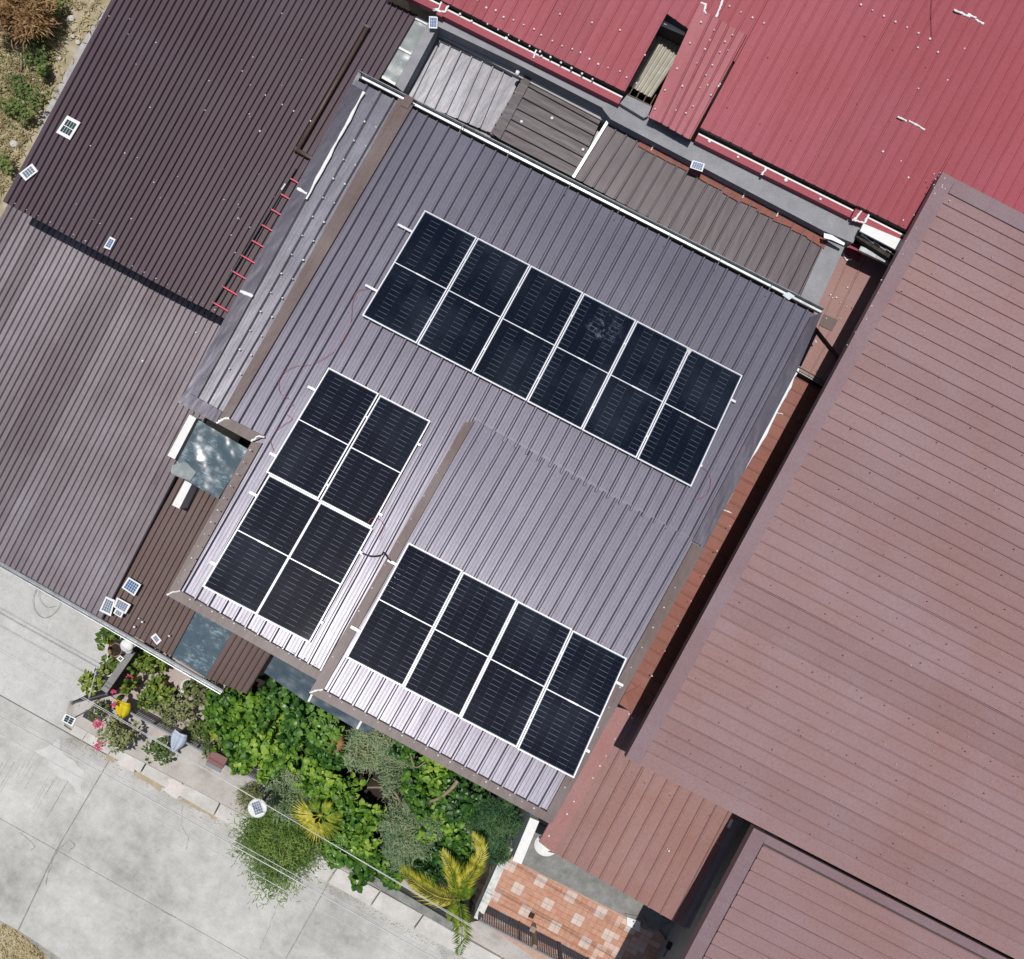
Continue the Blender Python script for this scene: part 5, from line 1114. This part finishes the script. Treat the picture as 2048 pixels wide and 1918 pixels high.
# palms
fp = empty('fan_palm', P(640, 1632, .08), 'yellow green fan palm at the street side of the hedge', 'palm')
c0 = P(642, 1630, 1.95); MB().tube([Vector((c0.x, c0.y, .08)), c0], .05, 8, .035).out('trunk', M['bark'], fp)
for k, (x, y, dz, sp_) in enumerate(((584, 1620, -.25, .62), (600, 1650, -.4, .5), (630, 1678, -.5, .55), (666, 1668, -.45, .5), (622, 1596, -.05, .6), (662, 1600, 0.0, .5), (684, 1636, -.2, .5))):
    rg = random.Random(k); e = P(x, y, 1.95 + dz); d0 = e - c0; L0 = d0.length; hub = c0 + d0 * .22 + Vector((0, 0, .08)); b = MB(); b.tube([c0, hub], .012, 5, .009); a0 = math.atan2(d0.y, d0.x)
    for j in range(15):
        a = a0 + (j - 7) / 7 * sp_ * 1.25; l = L0 * .86 * (1 - .25 * abs(j - 7) / 7) * rg.uniform(.85, 1.08); dd = Vector((math.cos(a), math.sin(a), d0.z / L0 + rg.uniform(-.06, .12))); s_ = Vector((-math.sin(a), math.cos(a), 0)) * .017
        m1 = hub + dd * l * .55; tip = hub + dd * l - Vector((0, 0, l * .12)); b.add([hub, m1 - s_, tip, m1 + s_, m1 + Vector((0, 0, .008))], [(0, 1, 4), (1, 2, 4), (2, 3, 4), (3, 0, 4)])
    b.out('fan_leaf', M['palmy'] if k in (0, 1, 2) else M['palmg'], fp)
yp = empty('yellow_palm', P(917, 1802, .08), 'yellow palm with long arching fronds at the garden corner', 'palm')
c0 = P(917, 1800, 2.0); MB().tube([Vector((c0.x, c0.y, .08)), c0.lerp(Vector((c0.x, c0.y, .08)), .5) + Vector((.03, .02, 0)), c0], .06, 8, .04).out('trunk', M['bark'], yp)
for k, (pp, m_, L_) in enumerate((([(917, 1800), (880, 1795), (840, 1772), (803, 1738)], 'palmy', .40), ([(917, 1800), (922, 1830), (924, 1870), (918, 1908)], 'palmg', .36), ([(917, 1800), (912, 1775), (905, 1745), (884, 1702)], 'palmy', .30),
                               ([(917, 1800), (930, 1768), (948, 1740), (960, 1712)], 'palmy', .34), ([(948, 1735), (962, 1712), (958, 1690), (944, 1668)], 'palmy', .24), ([(917, 1800), (914, 1778), (920, 1752), (925, 1735)], 'palmg', .32), ([(917, 1800), (905, 1815), (900, 1830), (897, 1842)], 'palmg', .14), ([(917, 1800), (930, 1790), (940, 1775), (944, 1765)], 'palmg', .22))):
    z = [2.0, 2.25, 2.2, 1.85]; frond(yp, [P(x, y, zz) for (x, y), zz in zip(pp, z)], L_, M[m_], 50 + k, nl=36, wl=.027)
# potted plants
def pot(px, py, rpx, h, z0, mat, label, cat='plant pot', name='plant_pot', group='pots in the front garden'):
    c = P(px, py, z0 + h); R = rpx / FPX * (ZC - z0 - h); c = Vector((c.x, c.y, z0))
    r = empty(name, c, label, cat, group); MB().lathe(c, [(.001, 0), (R * .72, 0), (R * .98, h * .93), (R * 1.06, h), (R * .9, h), (R * .84, h * .8), (.001, h * .8)], 20).out('pot_body', mat, r, True)
    MB().lathe(c, [(R * .84, h * .81), (.001, h * .84)], 14).out('potting_soil', M['soil'], r); return r
pots = [(327, 1324, 9.7, .25, 'pot', 'small white pot against the carport gutter', 'leafo', 10), (376, 1374, 15.5, .3, 'pot', 'wide white pot on the garden floor by the carport eave', 'leafy', 14), (353, 1390, 11, .25, 'pot', 'white pot behind the lime leaved plant', 'leafy', 24),
        (243, 1488, 14, .28, 'pot', 'white pot of the flowering bush on the pavement', None, 0), (324, 1484, 11, .25, 'pot', 'white pot beside the pale blue cloth', None, 0), (450, 1470, 10, .25, 'pot', 'white pot inside the fence near the mailbox', None, 0),
        (230, 1300, 14, .3, 'potb', 'brown clay pot beside the driveway wall', None, 0), (213, 1342, 12, .28, 'pot', 'white pot on the driveway by the driveway wall', None, 0), (318, 1372, 12, .28, 'potb', 'clay pot among the lime leaved plants', None, 0)]
for x, y, r_, h_, m_, lab, lf, lr in pots: pot(x, y, r_, h_, .09, M[m_], lab)
plants = [(297, 1332, 30, .9, 'leafy', 260, .10, 'lime green potted plant by the carport gutter'), (318, 1388, 30, .8, 'leafy', 240, .11, 'lime green plant spreading over the garden floor'), (355, 1424, 33, .8, 'leafo', 420, .07, 'dense olive bush inside the mesh fence'), (238, 1466, 34, 1.0, 'leafo', 430, .075, 'green bush in the white pot on the pavement'),
          (318, 1500, 27, .8, 'weed', 300, .07, 'straggly green bush on the pavement beside the pale blue cloth'), (424, 1494, 19, .7, 'leafo', 220, .06, 'olive bush in the pot near the mailbox'), (221, 1271, 24, .8, 'leafy', 90, .13, 'leafy plant below the carport gutter end'), (222, 1318, 22, .8, 'leafy', 120, .10, 'plant in the brown clay pot'),
          (193, 1360, 24, .8, 'leafy', 150, .10, 'lime plant on the driveway beside the gate leaf'), (375, 1372, 12, .6, 'weed', 60, .09, 'sparse plant in the wide white pot'), (405, 1385, 30, .9, 'leafo', 260, .09, 'brownish shrub below the carport eave'), (205, 1425, 24, .7, 'leafo', 150, .08, 'dry shrub behind the yellow cloth'),
          (270, 1372, 10, .7, 'leafy', 60, .09, 'little upright plant between the driveway wall and the floor'), (395, 1465, 22, .6, 'weed', 160, .07, 'weedy clump inside the fence')]
for k, (x, y, r_, h_, m_, n_, L_, lab) in enumerate(plants): shrub(x, y, r_, h_, M[m_], n_, L_, lab, 'plant', 'garden_plant', 'plants of the front garden', seed=100 + k, wd=.6)
def blossoms(px, py, rpx, z, n, label):
    rg = random.Random(int(px)); c = P(px, py, z); R = rpx / FPX * (ZC - z); r = empty('blossom_spray', Vector((c.x, c.y, z - .3)), label, 'flowers', 'pink flowers in the front garden'); b = MB()
    for k in range(n):
        d = rnd_dir(rg, 0); leaf(b, c + Vector((d.x * R * rg.random(), d.y * R * rg.random(), d.z * R * .6)), rnd_dir(rg, -.1), Vector((0, 0, 1)), .045, .04, .2)
    o = b.out('petals', M['flower'], r); o['kind'] = 'stuff'; MB().tube([Vector((c.x, c.y, z - .35)), c], .01, 4).out('stalk', M['bark'], r)
for x, y, r_, n_, lab in ((197, 1448, 12, 60, 'pink flower spray left of the yellow cloth'), (200, 1490, 12, 50, 'pink flowers hanging over the pavement edge'), (261, 1353, 7, 26, 'pink flowers by the driveway wall'), (227, 1383, 6, 26, 'pink flowers at the gate end of the driveway wall'), (229, 1409, 6, 22, 'pink flowers on the fence corner')): blossoms(x, y, r_, .95, n_, lab)
# cactus-like column
ct = empty('column_cactus', P(246, 1378, .1), 'jointed green cactus column against the driveway wall', 'cactus')
for x, y, z in ((250, 1362, 1.2), (246, 1373, 1.05), (243, 1384, .9), (236, 1398, .75)):
    c = P(x, y, z); MB().lathe(Vector((c.x, c.y, z - .3)), [(.03, 0), (.06, .1), (.065, .22), (.04, .3), (.001, .32)], 9).out('joint', M['leafy'], ct, True)
c = P(246, 1373, 1.0); MB().tube([Vector((c.x, c.y, .08)), Vector((c.x, c.y, .8))], .05, 7).out('stalk', M['leafy'], ct)

# ============================================================ vacant lot in the corner
rg = random.Random(11)
def tufts(name, n, box, mat, label, cat, L=(.08, .22), poly=None, zb=-.06, seed=1):
    r_ = random.Random(seed); b = MB()
    for k in range(n):
        x = r_.uniform(box[0], box[2]); y = r_.uniform(box[1], box[3])
        if poly and not poly(x, y): continue
        c = P(x, y, zb)
        for j in range(5):
            d = Vector((r_.gauss(0, 1), r_.gauss(0, 1), r_.uniform(.3, 1.6))).normalized(); l = r_.uniform(*L); s = d.cross(Vector((0, 0, 1))).normalized() * .010
            m_ = c + d * l * .6; b.add([c - s, c + s, m_ + s, c + d * l - Vector((0, 0, l * .25)), m_ - s], [(0, 1, 2, 4), (4, 2, 3)])
    o = b.out(name, mat); return tag(o, label, cat, None, 'stuff')
left = lambda x, y: x < 212 - .5575 * y + 6
lot2 = lambda x, y: x < 120 - .30 * y
tufts('dry_grass', 5200, (-60, -60, 240, 420), M['drygrass'], 'dry yellow grass over the vacant lot', 'grass', poly=lambda x, y: left(x, y) and (x < 150 - .33 * y or random.random() < .18))
wc = [(60, 90), (75, 60), (80, 110), (100, 30), (10, 210), (40, 170), (70, 190), (20, 230), (55, 20), (15, 110)]
tufts('weed_cover', 2600, (-40, -40, 190, 420), M['weed'], 'green weeds spreading through the vacant lot', 'weeds', (.05, .13), poly=lambda x, y: left(x, y) and any(math.hypot(x - a, y - b_) < 30 for a, b_ in wc), seed=5)
tufts('verge_grass', 900, (-60, 1850, 90, 2000), M['drygrass'], 'dry grass on the road verge', 'grass', (.05, .14), poly=lambda x, y: y > 1842 + x * .62 , seed=9)
feather(40, 15, 62, .9, M['drybush'], 4200, 'withered brown bush in the vacant lot', L=.22, wpx=.012, name='dead_bush', group='vacant lot plants', zb=-.05)
for k, (x, y, r_) in enumerate(((68, 75, 24), (72, 108, 26), (62, 40, 20), (20, 215, 24), (60, 195, 26), (12, 330, 18), (95, 28, 20), (110, 12, 16), (78, 138, 18), (36, 175, 20), (50, 228, 18))): shrub(x, y, r_, .35, M['weed'], 170, .06, ['leafy weed clump by the weathered stick', 'leafy weed clump between the stick and the rubble', 'leafy weed clump beside the withered bush', 'leafy weed clump at the lot edge', 'leafy weed clump near the rubble by the dark roof', 'leafy weed clump below the white boulder', 'leafy weed clump touching the withered bush', 'small weed clump above the withered bush shadow', 'weed clump between the rubble stones', 'weed clump in the open dry grass', 'weed clump next to the pale stone'][k], 'weed', 'weed_clump', 'weed clumps in the vacant lot', zb=-.05, seed=k)
lg = MB().tube([P(41, 96, .0), P(43, 120, .02), P(42, 142, .0)], .035, 8, .028).out('stick', M['wood'], None, True); tag(lg, 'weathered grey stick lying in the vacant lot', 'stick')
def rock(px, py, rpx, label, zb=-.05, mat='stone'):
    rg = random.Random(int(px * 3 + py)); c = P(px, py, 0); R = rpx / FPX * ZC; vs = []; fs = []
    for i in range(5):
        th = math.pi * (i + .5) / 5
        for k in range(7): vs.append(Vector((c.x, c.y, zb + R * .35)) + Vector((R * math.sin(th) * math.cos(k * .897) * rg.uniform(.7, 1.15), R * math.sin(th) * math.sin(k * .897) * rg.uniform(.6, 1.1), R * .5 * math.cos(th) * rg.uniform(.8, 1.1))))
    for i in range(4):
        for k in range(7): fs.append((i * 7 + k, i * 7 + (k + 1) % 7, (i + 1) * 7 + (k + 1) % 7, (i + 1) * 7 + k))
    fs += [tuple(range(6, -1, -1)), tuple(28 + k for k in range(7))]
    o = mesh('rubble_stone', vs, fs, M[mat]); return tag(o, label, 'stone', 'rubble stones in the vacant lot')
rock(27, 288, 10, 'white boulder in the vacant lot beside the dark roof'); rock(45, 255, 5, 'pale rubble stone between the white boulder and the weeds')
for k, (x, y, r_) in enumerate(((155, 83, 6), (142, 36, 8), (118, 115, 4), (97, 88, 3.5), (82, 132, 4), (47, 118, 4), (30, 115, 3.5), (48, 147, 3.5), (64, 157, 3), (58, 212, 3), (15, 260, 2.5), (47, 290, 3), (14, 312, 2.5), (175, 27, 3), (144, 72, 5), (128, 105, 3), (80, 160, 3), (43, 202, 4), (67, 222, 3), (110, 140, 3))): rock(x, y, r_, 'small pale rubble stone scattered over the vacant lot')
